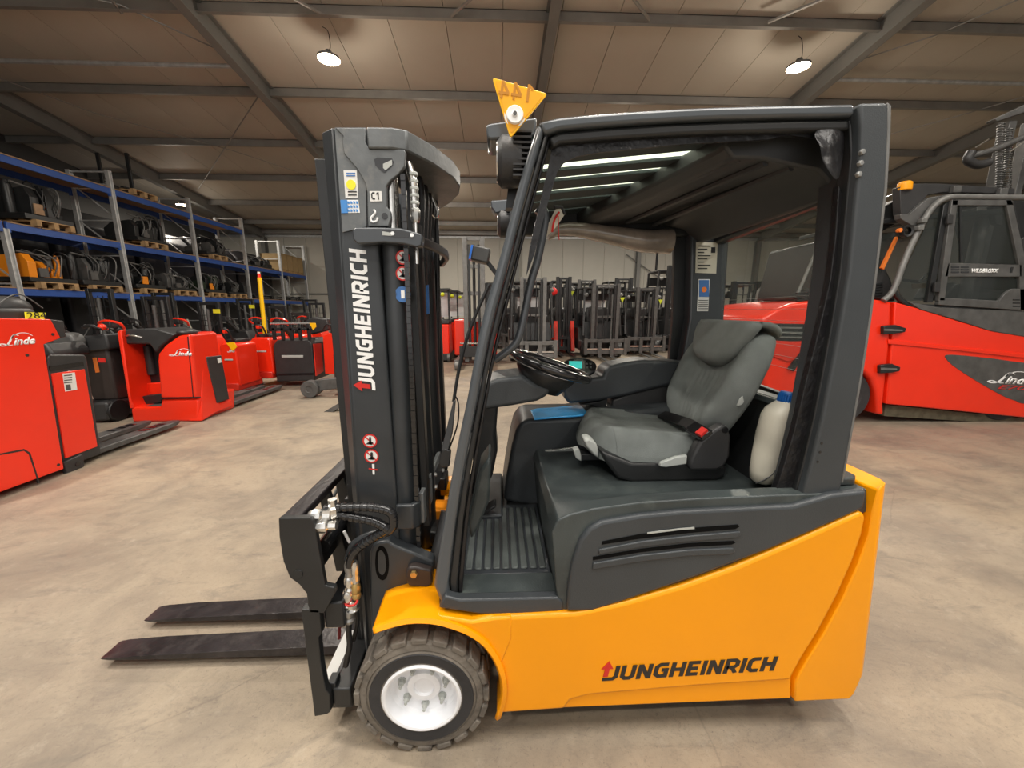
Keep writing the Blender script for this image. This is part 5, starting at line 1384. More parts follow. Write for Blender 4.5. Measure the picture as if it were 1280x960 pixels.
# black bay inside
bay = MB().prism(px([(150,428),(200,428),(204,480),(160,480)], Y2 + .34), Y2 + .34, Y2 + .44).build('bay_back', BLP, T2, bevel=.02)
for k in range(3):
    a = at(162 + k*13, 452, Y2 + .33); MB().tube([a + Vector((0,0,-.18)), a + Vector((0,0,.22))], .055, 16).build('bay_padding', BLG if k == 1 else DKG, bay)
MB().prism(px([(160,480),(204,478),(203,500),(163,503)], Y2 + .30), Y2 + .28, Y2 + .44).build('bay_panel', RED, T2, bevel=.01)
MB().prism(px([(165,497),(203,492),(203,503),(166,508)], Y2 + .2), Y2 + .18, Y2 + .29).build('knee_bump', BLP, T2, bevel=.01)
MB().box(-4.98, -4.5, Y2 + .05, Y2 + .3, .19, .21).build('standing_mat', MGR, T2)
MB().prism(px([(150,412),(196,410),(222,418),(205,432),(198,441),(190,430),(152,430)], Y2 + .1), Y2 + .06, Y2 + .6).build('control_deck', DKG, T2, bevel=.02)
MB().tube(smooth_curve([at(158,420,Y2+.05), at(165,419,Y2-.02), at(178,422,Y2+.02)], 4), .012, 8).build('grab_bar', CHR, T2)
gfork(-4.30, -4.12, 6.0, 7.45, .04, .10, T2); gfork(-4.60, -4.44, 6.0, 7.45, .04, .10, T2)
# ---- dark truck between the first two
T3 = thing('tow_tractor', 'dark brown covered electric truck between the two nearest red trucks', 'truck', (-5.7, 5.4, 0))
Y3 = 5.35
tp3 = MB().prism(px([(103,440),(113,433),(144,431),(147,436),(160,500),(130,501),(115,470)], Y3), Y3, Y3 + .8).build('body', DBR, T3, bevel=.03)
MB().prism(px([(102,438),(118,420),(146,417),(150,432),(150,437),(103,442)], Y3 - .02), Y3 - .03, Y3 + .6).build('console', DKG, T3, bevel=.03)
s3 = MB().prism(px([(129,447),(134,447),(138,465),(133,466)], Y3 - .002), Y3 - .004, Y3).build('orange_label', ORG_, tp3, smooth=False)
MB().prism(px([(136,447),(145,448),(146,453),(137,453)], Y3 - .002), Y3 - .004, Y3).build('red_label', RDP, tp3, smooth=False)
MB().prism(px([(120,500),(160,500),(162,510),(162,522),(140,524),(120,515)], Y3), Y3 - .15, Y3 + .9).build('chassis', DKG, T3, bevel=.03)
for k, x_ in enumerate((-5.9, -5.2)): MB().lathe([(0, 0), (.14, 0), (.15, .03), (.15, .11), (.14, .12), (0, .12)], (x_, Y3, .15), 'x', 20).build('wheel', BLK, T3)
sb = at(96, 430, 5.2)
MB().prism(px([(82,425),(86,418),(97,415),(108,418),(113,428),(112,438),(90,441)], 5.2), 5.15, 5.32).build('seat_back', MGR, T3, bevel=.04, seg=3)
MB().prism(px([(60,436),(82,427),(92,440),(92,447),(60,446)], 4.9), 4.8, 5.25).build('arm_console', DKG, T3, bevel=.03)
MB().tube(smooth_curve([at(118,409,5.3), at(128,407,5.25), at(137,411,5.3), at(146,410,5.4)], 4), .022, 8).build('steering_handle', BLK, T3)
MB().sphere(at(141, 409, 5.35), .045).build('red_knob', RED, T3)
T3.location.x -= .14
# ---- generic pieces for the trucks further back
def low_truck(Yf, pr, label, red=True, tag_=True, logo_=True, depth=.7, forkl=1.2, name='pallet_truck', m=None):
    """pr = (x0,x1,y_top,y_bottom) of its near face in the picture at depth Yf."""
    x0, x1, yt_, yb_ = pr
    a = at(x0, yt_, Yf); b = at(x1, yb_, Yf); zb = max(b.z, .03)
    t = thing(name, label, 'pallet truck', ((a.x+b.x)/2, Yf + depth/2, 0))
    m = m or (RED if red else DKG)
    bd = MB().prism([(a.x, zb), (b.x, zb), (b.x, a.z-.04), (b.x-.05, a.z), (a.x+.05, a.z), (a.x, a.z-.06)], Yf, Yf + depth).build('body', m, t, bevel=.03, seg=3)
    MB().box(a.x+.02, b.x-.02, Yf-.03, Yf + depth+.1, max(.03, zb-.08), zb+.06).build('skirt', RDD if red else BLP, t, bevel=.02)
    MB().box(a.x+.05, b.x-.05, Yf+.12, Yf+depth-.1, a.z-.01, a.z+.06).build('top_cover', DKG, t, bevel=.02)
    w = b.x - a.x
    MB().box(a.x+w*.25, a.x+w*.75, Yf-.012, Yf, (a.z+zb)/2+.08, (a.z+zb)/2+.11).build('grip_slot', LGR, bd, bevel=.004)
    MB().tube(smooth_curve([(a.x+w*.3, Yf+.1, a.z+.02), (a.x+w*.3, Yf-.02, a.z+.22), (a.x+w*.7, Yf-.02, a.z+.22), (a.x+w*.7, Yf+.1, a.z+.02)], 4), .016, 8).build('tiller_handle', BLK, t)
    MB().box(a.x+w*.42, a.x+w*.60, Yf-.05, Yf+.06, a.z+.17, a.z+.24).build('tiller_head', RED, t, bevel=.015)
    for k in (0, 1):
        xa = a.x + .03 + k*(w-.24); gfork(xa, xa+.18, Yf+depth, Yf+depth+forkl, .04, .10, t, MGR)
    if tag_:
        c = at((x0+x1)/2+3, yt_+3, Yf-.01); MB().prism([(c.x-.09, c.z+.05), (c.x+.05, c.z+.06), (c.x+.09, c.z-.02), (c.x, c.z-.10)], Yf-.02, Yf-.012).build('yellow_number_tag', YTG, t, bevel=.003)
    if logo_: script_logo(bd, (a.x + w*.50, Yf-.002, a.z-.16), (1,0,0), (0,0,1), w*.42, .07, WPL)
    return t
low_truck(6.9, (273,301,429,483), 'low red pallet truck with a yellow tag right of the red truck with operator bay', depth=.6, forkl=.2)
low_truck(7.7, (312,343,422,468), 'red pallet truck with a grip slot left of the black truck', tag_=False, logo_=False)
# dark truck with silver top rail
Y5 = 7.7
t = thing('pallet_truck', 'black rider pallet truck with a silver backrest rail beside the mast', 'pallet truck', (-4.6, 8.1, 0))
bd = MB().prism(px([(341,432),(346,425),(385,424),(390,430),(393,466),(393,476),(346,477)], Y5), Y5, Y5 + .75).build('body', DKG, t, bevel=.02)
MB().prism(px([(352,444),(379,444),(379,447),(352,447)], Y5 - .012), Y5 - .015, Y5).build('grip_slot', LGR, bd, bevel=.004)
MB().prism(px([(345,467),(393,466),(393,468),(345,469)], Y5 - .012), Y5 - .015, Y5).build('seam', BLG, bd)
MB().prism(xpl([(392,430),(401,429),(404,464),(395,470)], at(392,430,Y5).x + .01), at(392,430,Y5).x, at(392,430,Y5).x + .02, 'x').build('side_cover', RDD, bd)
a, b = at(338, 404.5, Y5), at(388, 404, Y5)
MB().tube([a, b], .025, 10).build('backrest_rail', CHR, t)
for k in range(5):
    x_ = a.x + (b.x-a.x)*(.06 + k*.22); MB().box(x_-.03, x_+.03, Y5-.02, Y5+.03, at(340,425,Y5).z, a.z).build('backrest_bar', BLP, t, bevel=.008)
MB().box(a.x, b.x, Y5-.02, Y5+.03, a.z-.13, a.z-.08).build('backrest_bar', BLP, t, bevel=.008)
c = at(391, 407, Y5-.05); MB().prism([(c.x-.06, c.z+.05), (c.x+.06, c.z+.05), (c.x+.07, c.z-.02), (c.x, c.z-.09)], Y5-.06, Y5-.05).build('yellow_number_tag', YTG, t, bevel=.003)
MB().prism(px([(380,404),(392,396),(412,398),(414,412),(392,418)], 8.1), 8.0, 8.2).build('control_head', DKG, t, bevel=.03)
# red one half hidden behind the mast, with outrigger leg and wheel
t = thing('reach_truck', 'red truck with a front outrigger wheel half hidden behind the mast', 'reach truck', (-3.3, 7.2, 0))
MB().prism(px([(403,420),(412,416),(450,416),(450,468),(406,468)], 7.6), 7.6, 8.6).build('body', RED, t, bevel=.02)
MB().prism(px([(416,442),(450,442),(450,478),(418,478)], 7.0), 7.0, 7.6).build('drive_unit', DKG, t, bevel=.02)
zl = MB().prism(px([(379,486),(384,478),(398,475),(440,470),(440,484),(402,488),(396,494),(380,492)], 6.75), 6.75, 6.9).build('outrigger_leg', MGR, t, bevel=.012)
wc = at(388, 496, 6.7); MB().lathe([(0,0),(.05,0),(.06,-.01),(.140,-.01),(.15,.0),(.15,.12),(.14,.13),(0,.13)], (wc.x, 6.68, .15), 'y', 28).build('load_wheel', MGR, t)
MB().lathe([(0,-.015),(.03,-.015),(.035,-.005)], (wc.x, 6.7, .12), 'y', 14).build('wheel_hub', LGM, t)
MB().prism(px([(402,519),(408,513),(440,494),(440,500),(410,519)], 5.8), 5.7, 5.85).build('fork_tip', MGR, t, bevel=.004)
MB().tube(smooth_curve([at(404,412,7.6), at(408,406,7.55), at(414,407,7.55), at(414,416,7.6)], 4), .012, 8).build('handle', BLK, t)
# ---- stackers of the second row, mostly their tops are visible
def stacker(x, y, h, label, red=True, hdl=True, mast_m=BLP, name='pallet_stacker', w=.75, cat='stacker', grp=None, lb=1):
    t = thing(name, label, cat, (x, y, 0), grp)
    MB().prism([(x-w/2, .05), (x+w/2, .05), (x+w/2, .75), (x+w/2-.08, .92), (x-w/2+.08, .92), (x-w/2, .75)], y-.25, y+.3).build('body', RED if red else DKG, t, bevel=.04, seg=3)
    for s_ in (-1, 1):
        MB().box(x+s_*w*.30-.035, x+s_*w*.30+.035, y+.32, y+.40, .05, h).build('mast_channel', mast_m, t, bevel=.006)
        gfork(x+s_*.2-.08, x+s_*.2+.08, y+.42, y+1.25, .05, .10, t, MGR)
        MB().lathe([(0,0),(.10,0),(.11,.02),(.11,.07),(0,.08)], (x+s_*w*.42-.04, y-.1, .11), 'x', 16).build('wheel', BLK, t)
    MB().box(x-w*.34, x+w*.34, y+.33, y+.38, h-.07, h).build('mast_head', mast_m, t, bevel=.006)
    MB().tube([(x, y+.30, .1), (x, y+.30, h*.9)], .035, 12).build('lift_cylinder', MGR, t)
    q = MB()
    for k in range(5): q.box(x-w*.28+k*w*.14-.006, x-w*.28+k*w*.14+.006, y+.30, y+.31, .95, h-.15)
    for k in range(4): q.box(x-w*.30, x+w*.30, y+.30, y+.31, 1.0+k*(h-1.2)/4, 1.012+k*(h-1.2)/4)
    g_ = q.build('guard_mesh', BLP, t, smooth=False); g_['kind'] = 'stuff'
    if hdl:
        MB().bar((x+.05, y-.2, .85), (x+.05, y-.62, 1.18), .09, .07).build('tiller_arm', DKG, t, bevel=.02)
        MB().tube(smooth_curve([(x-.10, y-.62, 1.16), (x-.13, y-.72, 1.27), (x+.05, y-.76, 1.32), (x+.23, y-.72, 1.27), (x+.20, y-.62, 1.16)], 4), .022, 8).build('tiller_handle', RED if red else DKG, t)
        MB().box(x-.02, x+.12, y-.78, y-.64, 1.20, 1.32).build('tiller_head', DKG, t, bevel=.02)
    if lb: MB().prism([(x+w*.2, h*.9), (x+w*.42, h*.9), (x+w*.42, h*.9-.10), (x+w*.2, h*.9-.10)], y+.27, y+.28).build('yellow_label', YLB, t, smooth=False)
    return t
stacker(-7.9, 6.2, 1.72, 'stacker with a red tiller handle standing behind the dark brown truck', True, lb=1)
stacker(-6.95, 7.9, 1.78, 'stacker with mesh mast guard directly behind the red truck with operator bay', True, lb=0)
stacker(-7.2, 9.7, 1.70, 'stacker with red tiller left of the yellow pole, nearer than the rack', True, lb=1)
stacker(-8.6, 10.1, 1.95, 'dark stacker under the lowest rack beam left of the third frame', False, lb=0)
stacker(-6.2, 10.9, 1.62, 'red stacker with a low mast just left of the yellow pole', True, lb=0)
stacker(-7.8, 12.1, 1.85, 'dark stacker behind the yellow pole under the rack beam', False, lb=1)
stacker(-6.0, 12.9, 1.75, 'red stacker right of the yellow pole beyond the black rider truck', True, lb=0)
stacker(-5.1, 9.9, 1.45, 'low red stacker behind the black rider truck with the silver rail', True, lb=0)
stacker(-4.4, 11.4, 1.70, 'dark stacker seen just left of the forklift mast', False, lb=1)
stacker(-7.0, 14.6, 1.9, 'far dark stacker between the rack end and the forklift mast', False, lb=0)
stacker(-5.4, 15.2, 2.0, 'far red stacker near the rack end left of the forklift mast', True, lb=1)
stacker(-8.4, 8.3, 1.95, 'dark stacker under the rack left of the stacker with a mesh guard', False, lb=0)
assembly((-9.6, 9.6, 0), .8, .9, 1.3, 'dark machine with an orange motor under the lowest rack beam at the left', BLP, seed=31, accent=ORP)
assembly((-9.9, 12.2, 0), .8, .9, 1.5, 'white and grey boxed machine under the lowest rack beam beside the second frame', mat('off_white_box', (.42,.40,.34), .6), seed=32)
assembly((-9.9, 14.6, 0), .9, 1.2, 1.2, 'dark machine under the lowest rack beam near the third frame', MGR, seed=33)
assembly((-9.4, 7.0, 0), 1.0, 1.1, 1.7, 'tall dark machine under the rack at the left picture edge', BLP, seed=34, accent=ORP)
# ================================================================== BIG RED FORKLIFT ON THE RIGHT
Y6, Y6b = 4.78, 6.25
BT = thing('forklift', 'big red heavy forklift with a dark cab behind the rear pillar', 'forklift', (5.6, 5.5, 0))
hull = px([(955,470),(952,430),(951,404),(953,397),(970,387),(990,379),(1040,374),(1086,373),(1116,377),(1113,430),(1105,505),(1106,519),(1098,519),(1096,490),(1090,474),(1080,465),(1066,460),(1048,463),(1032,474),(1024,492),(1021,516),(985,514),(962,505)], Y6)
cwb = MB().prism(hull, Y6, Y6b).build('counterweight', RED, BT, bevel=.05, seg=4)
mh = px([(1118.5,377.5),(1150,386),(1188,398),(1238,413),(1280,420),(1420,430),(1420,534),(1280,522),(1180,512),(1107.5,505),(1113,450),(1117,405)], Y6)
mp = MB().prism(mh, Y6 - .005, Y6b).build('side_door', RED, BT, bevel=.015)
MB().prism(px([(1110,424),(1118,425),(1200,434),(1280,442),(1420,455),(1420,461),(1280,448),(1200,439),(1110,430)], Y6 - .01), Y6 - .022, Y6).build('ridge', RED, mp, bevel=.012, seg=3)
gp = MB().prism(px([(1134,377),(1171,384),(1280,388.5),(1420,392),(1420,436),(1280,421),(1238,414),(1188,398),(1150,387)], Y6 - .002), Y6 - .012, Y6b - .1).build('grey_panel', MGR, BT, bevel=.008)
em = MB().prism(px(sc2([(1181,446),(1184,443.5),(1200,444),(1240,448),(1280,453.5),(1420,470),(1420,520),(1290,506),(1270,501),(1252,494),(1217,474),(1190,456),(1181,446)], 3)[:-1], Y6 - .008), Y6 - .010, Y6 - .004).build('emblem_field', MGR, mp, smooth=False)
script_logo(em, at(1236, 478.5, Y6 - .014), Vector((1,0,-.06)), (0,0,1), .60, .15, WPL, .003)
text('type_lettering', 'E70', RDP, em, at(1247, 486, Y6 - .014), Vector((1,0,-.06)).normalized(), (0,0,1), .40, .055, .003, shear=.3)
for (a, b, c, d) in ((1102,407,1130,418),(1098,455.5,1123,466.5)):
    hg = MB().prism(px([(a,b+1),(a+3,b),(a+15,b-1),(d and c,b+3),(c-1,d-3),(a+14,d-1),(a,d)], Y6 - .02), Y6 - .05, Y6).build('hinge', BLP, BT, bevel=.008)
    MB().prism(px([(a+3,b+4),(c-2,b+5),(c-2,b+7),(a+3,b+6.5)], Y6 - .052), Y6 - .056, Y6 - .05).build('hinge_pin', LGM, hg)
q = MB(); q.prism(px([(1107,506),(1280,523),(1280,531),(1105,520)], Y6 + .08), Y6 + .08, Y6 + .2); q.build('underbody', mat('dirty_underbody', (.11,.095,.06), .8, var=.4, vs=12), BT)
def bwheel(px_, name):
    c = at(px_, 497, Y6 + .06)
    r = .36; q = MB()
    q.lathe([(.20,.02),(.22,.0),(.33,.0),(r,.04),(r,.30),(.33,.34),(.2,.34)], (c.x, Y6+.06, r), 'y', 48); o = q.build('tyre', TYD, BT)
    MB().lathe([(.205,.03),(.215,.02),(.19,.03),(.17,.10),(.08,.10),(.06,.05),(0,.05)], (c.x, Y6+.06, r), 'y', 36).build('rim', RED, o)
    return c
bwheel(1057, ''); bwheel(1258, '')
MB().box(3.6, 7.2, Y6 + .4, Y6b - .3, .3, .8).build('frame', BLP, BT)
# engine hood and grille through the rear window
MB().prism(px([(953,404),(1008,405),(1004,426),(975,427),(956,424)], Y6 - .01), Y6 - .015, Y6 + .05).build('grille', BLG, BT)
for k in range(3): MB().prism(px([(956,408+k*6),(1003,409+k*6),(1002,411+k*6),(956,410+k*6)], Y6 - .018), Y6 - .025, Y6 - .01).build('grille_bar', LGM, BT)
MB().prism(px([(985,460),(1006,432),(1010,434),(990,464)], Y6 - .02), Y6 - .05, Y6 - .01).build('wing_strut', BLP, BT)
MB().prism(px([(958,425),(1008,428),(1006,446),(984,452),(962,444)], Y6 - .01), Y6 - .02, Y6 + .02).build('lamp_recess', RDD, BT, bevel=.004)
MB().prism(px([(1012,362),(1030,300),(1086,296),(1112,350),(1118,377),(1086,374),(1010,374)], Y6 + .25), Y6 + .22, Y6b - .2).build('rear_hood', DKG, BT, bevel=.03)
for k in range(5): MB().prism(px([(1086,356+k*3.4),(1102,353.5+k*3.4),(1103,355+k*3.4),(1086,357.8+k*3.4)], Y6 + .215), Y6 + .205, Y6 + .22).build('hood_louvre', BLG, BT)
for k in range(5): MB().prism(px([(996,366+k*3),(1016,363.5+k*3),(1016,365+k*3),(996,367.6+k*3)], Y6 + .2), Y6 + .19, Y6 + .22).build('hood_louvre', BLG, BT)
MB().prism(px([(992,372),(1020,358),(1086,352),(1086,374),(1010,375)], Y6 + .22), Y6 + .2, Y6 + .4).build('hood_step', DKG, BT, bevel=.01)
MB().prism(px([(1088,296),(1118,290),(1116,305),(1100,340),(1092,346),(1088,345)], Y6 + .21), Y6 + .19, Y6 + .22).build('rear_side_window', GLS, BT)
MB().prism(px([(1100,335),(1119,296),(1121,298),(1103,337)], Y6 + .18), Y6 + .16, Y6 + .19).build('orange_strip', ORG_, BT)
MB().tube([at(995,372,Y6+.3), at(1024,306,Y6+.3)], .02, 8).build('hood_rail', LGM, BT)
# cab: tube frame, side glass, door
MB().tube(smooth_curve([at(1104,376,Y6), at(1117,362,Y6), at(1131,325,Y6), at(1146,292,Y6), at(1159,268,Y6), at(1171,254,Y6), at(1182,248,Y6), at(1196,246,Y6), at(1259,247,Y6), at(1300,247,Y6), at(1420,250,Y6)], 4), .034, 12).build('cab_tube', LGM, BT)
MB().tube(smooth_curve([at(1117,362,Y6+.03), at(1121,370,Y6+.03), at(1131,379,Y6+.03), at(1150,383,Y6+.03), at(1260,386,Y6+.03)], 4), .03, 10).build('cab_sill', BLP, BT)
MB().prism(px([(1182,252),(1190,250),(1173,376),(1134,376),(1126,368),(1124,354),(1150,300),(1168,262)], Y6+.02), Y6+.03, Y6+.036).build('quarter_pane', GLS, BT, smooth=False)
MB().prism(px([(1180,256),(1187,252),(1166,378),(1159,378)], Y6), Y6+.0, Y6+.05).build('cab_post', BLP, BT, bevel=.006)
def frame(outl, holes, Y, th, name, m):
    # a frame built from bars along the outline
    q = MB(); return q
dr = thing  # (no separate thing: the door is part of the truck)
door = MB().prism(px([(1172,376),(1189,250),(1197,250),(1180,376)], Y6 - .02), Y6 - .03, Y6 + .02).build('cab_door', MGR, BT, bevel=.006)
for nm, pts in (('door_frame', [(1189,250),(1263,250),(1266,257),(1189,257)]), ('door_frame', [(1256,250),(1264,250),(1282,330),(1282,388),(1274,388),(1273,332)]),
                ('door_frame', [(1184,329),(1276,331),(1276,346),(1180,346)]), ('door_frame', [(1174,372),(1248,376),(1256,366),(1264,361),(1280,361),(1280,388),(1172,381)])):
    MB().prism(px(pts, Y6 - .02), Y6 - .03, Y6 + .02).build(nm, MGR, door, bevel=.005)
MB().prism(px([(1197,257),(1257,257),(1273,330),(1184,329)], Y6), Y6 - .004, Y6 + .002).build('door_pane', GLS, door, smooth=False)
MB().prism(px([(1180,346),(1276,346),(1276,361),(1256,366),(1248,376),(1174,372)], Y6), Y6 - .004, Y6 + .002).build('door_pane', GLS, door, smooth=False)
MB().prism(px([(1199,258),(1201,258),(1203,328),(1200,328)], Y6 - .01), Y6 - .015, Y6 + .0).build('sliding_pane_edge', BLP, door)
text('maker_lettering', 'WILDBROXX', WPL, door, at(1213.5, 341, Y6 - .032), (1,0,0), (0,0,1), at(1247,341,Y6).x - at(1213.5,341,Y6).x, .052, .003, bold=.05, shear=.15)
for k in range(3):
    for j in (0, 1): MB().prism(px([(1189+j*12, 333+k*3.2),(1199+j*12, 333+k*3.2),(1199+j*12,334.6+k*3.2),(1189+j*12,334.6+k*3.2)], Y6 - .032), Y6 - .034, Y6 - .03).build('vent_slot', BLG, door)
    MB().prism(px([(1266,374+k*4),(1275,374+k*4),(1275,375.5+k*4),(1266,375.5+k*4)], Y6 - .032), Y6 - .034, Y6 - .03).build('vent_slot', BLG, door)
for (a, b) in ((1183,275),(1167,360)):
    MB().prism(px([(a,b-7),(a+7,b-6),(a+6,b+5),(a-1,b+5)], Y6 - .03), Y6 - .05, Y6 - .02).build('door_hinge', DKG, door, bevel=.004)
MB().box(at(1259,337,Y6).x, at(1262,337,Y6).x, Y6-.034, Y6-.03, at(1259,341,Y6).z, at(1259,334,Y6).z).build('lock_slot', BLG, door)
MB().prism(px([(1140,355),(1158,354),(1158,360),(1141,361)], Y6 + .3), Y6 + .3, Y6 + .31).build('inner_label', CBD, BT)
MB().prism(px([(1238,258),(1250,258),(1251,282),(1243,280)], Y6 + .3), Y6 + .28, Y6 + .34).build('cab_speaker', BLP, BT)
MB().prism(px([(1175,374),(1190,352),(1215,362),(1256,362),(1262,376)], Y6 + .5), Y6 + .45, Y6 + .9).build('cab_seat', DKG, BT, bevel=.04)
MB().tube(smooth_curve([at(1150,352,Y6+.4), at(1160,342,Y6+.4), at(1172,350,Y6+.4), at(1180,340,Y6+.4)], 4), .015, 8).build('control_hose', LGM, BT)
MB().tube(smooth_curve([at(1130,350,Y6+.4), at(1150,352,Y6+.5), at(1165,346,Y6+.5)], 4), .02, 8).build('control_hose', MGR, BT)
# roof and beacon
MB().prism(px([(1123,234),(1142,230),(1172,230),(1266,236),(1266,243),(1196,241),(1175,241),(1158,244),(1148,254),(1140,266),(1130,272),(1124,268)], Y6 + .1), Y6 + .08, Y6 + .18).build('roof_side_plate', DKG, BT, bevel=.006)
MB().prism(px([(1123,268),(1135,268),(1148,256),(1160,247),(1186,243),(1165,262),(1150,286),(1137,282),(1124,274)], Y6 + .06), Y6 + .04, Y6 + .12).build('roof_gusset', MGR, BT, bevel=.006)
MB().prism([(at(1100,272,Y6).x, 2.55), (at(1290,240,Y6).x, 2.72), (at(1290,240,Y6).x, 2.78), (at(1100,272,Y6).x, 2.61)], Y6 + .2, Y6b - .2).build('cab_roof', BLP, BT, bevel=.01)
for k in range(9):
    xx = at(1092 + k*6, 262, Y6 + .3).x; MB().box(xx, xx + .03, Y6 + .25, Y6b - .3, 2.60, 2.66).build('roof_slat', DKG, BT)
MB().tube([at(1092,252,Y6+.3), at(1128,238,Y6+.3)], .012, 8).build('roof_rod', CHR, BT)
bc = at(1131, 232, Y6 + .1); bm_ = MB().lathe([(0,-.055),(.07,-.055),(.075,-.04),(.07,.03),(.05,.045),(0,.05)], bc, 'z', 20).build('orange_beacon', mat('beacon_amber', (.95,.38,.01), .25), BT)
for (a, b) in ((1194,236),(1252,239)): c = at(a, b, Y6+.06); MB().box(c.x-.05, c.x+.05, Y6+.03, Y6+.08, c.z-.05, c.z+.03).build('roof_bracket', MGR, BT, bevel=.006)
for (a, b) in ((1153,276),(1149,285)): c = at(a, b, Y6-.03); MB().box(c.x-.035, c.x+.035, Y6-.06, Y6, c.z-.025, c.z+.025).build('tube_clamp', LGM, BT, bevel=.005)
c = at(1133, 289, Y6); MB().lathe([(.045,-.02),(.07,-.03),(.075,0),(.07,.03),(.045,.02)], c, 'y', 8).build('mirror_ring', BLP, BT)
MB().lathe([(0,-.02),(.025,-.02),(.025,.02),(0,.02)], at(1124,288,Y6), 'y', 10).build('red_button', ORG_, BT)
MB().prism(px([(1092,264),(1124,248),(1128,274),(1094,294)], Y6+.3), Y6+.28, Y6+1.0).build('roof_overhang', BLP, BT, bevel=.01)
MB().prism(px([(1266,250),(1420,250),(1420,388),(1284,388),(1284,330)], Y6+.3), Y6+.3, Y6+1.0).build('front_guard', BLP, BT, bevel=.01)
MB().prism(px([(1272,300),(1280,296),(1300,300),(1300,322),(1276,318)], Y6+.1), Y6+.08, Y6+.12).build('side_mirror', DKG, BT, bevel=.01)
# mast of the heavy truck
Ym = 5.2
for (a, b, Yk) in ((1242,1252,Ym),(1268,1280,Ym + .5)):
    p0, p1 = at(a, 246, Yk), at(a + 2, 150, Yk); MB().box(p0.x, p0.x + .10, Yk, Yk + .12, .3, p1.z).build('mast_channel', MGR, BT, bevel=.008)
p0 = at(1232, 246, Ym); MB().tube([(p0.x, Ym, 1.6), (p0.x + .03, Ym, 3.0)], .07, 18).build('mast_cylinder', LGM, BT)
MB().prism(px([(1240,150),(1300,122),(1420,90),(1420,108),(1300,134),(1243,153)], Ym - .05), Ym - .08, Ym + .02).build('mast_head', MGR, BT, bevel=.006)
MB().tube(smooth_curve([at(1210,196,Ym-.1), at(1225,192,Ym-.1), at(1245,186,Ym-.1), at(1290,168,Ym-.1), at(1400,130,Ym-.1)], 4), .035, 12).build('hose_boom', MGR, BT)
MB().tube(smooth_curve([at(1214,190,Ym-.1), at(1210,200,Ym-.1), at(1222,206,Ym-.1), at(1236,203,Ym-.1)], 4), .05, 12).build('hose_elbow', DKG, BT)
for (xa, y0, y1) in ((1251,153,240),(1261,160,238)):
    P = []; n = 28
    a, b = at(xa, y0, Ym - .06), at(xa - 2, y1, Ym - .06)
    for i in range(n*8+1):
        t_ = i/(n*8); c = a.lerp(b, t_); an = 2*math.pi*i/8; P.append(c + Vector((math.cos(an)*.032, math.sin(an)*.032, 0)))
    MB().tube(P, .007, 5).build('coiled_hose', MGR, BT)
MB().tube([at(1220,184,Ym-.15), at(1236,174,Ym-.15)], .008, 6).build('boom_wire', CHR, BT)
MB().tube([at(1262,190,Ym-.15), at(1290,170,Ym-.15)], .008, 6).build('boom_wire', CHR, BT)
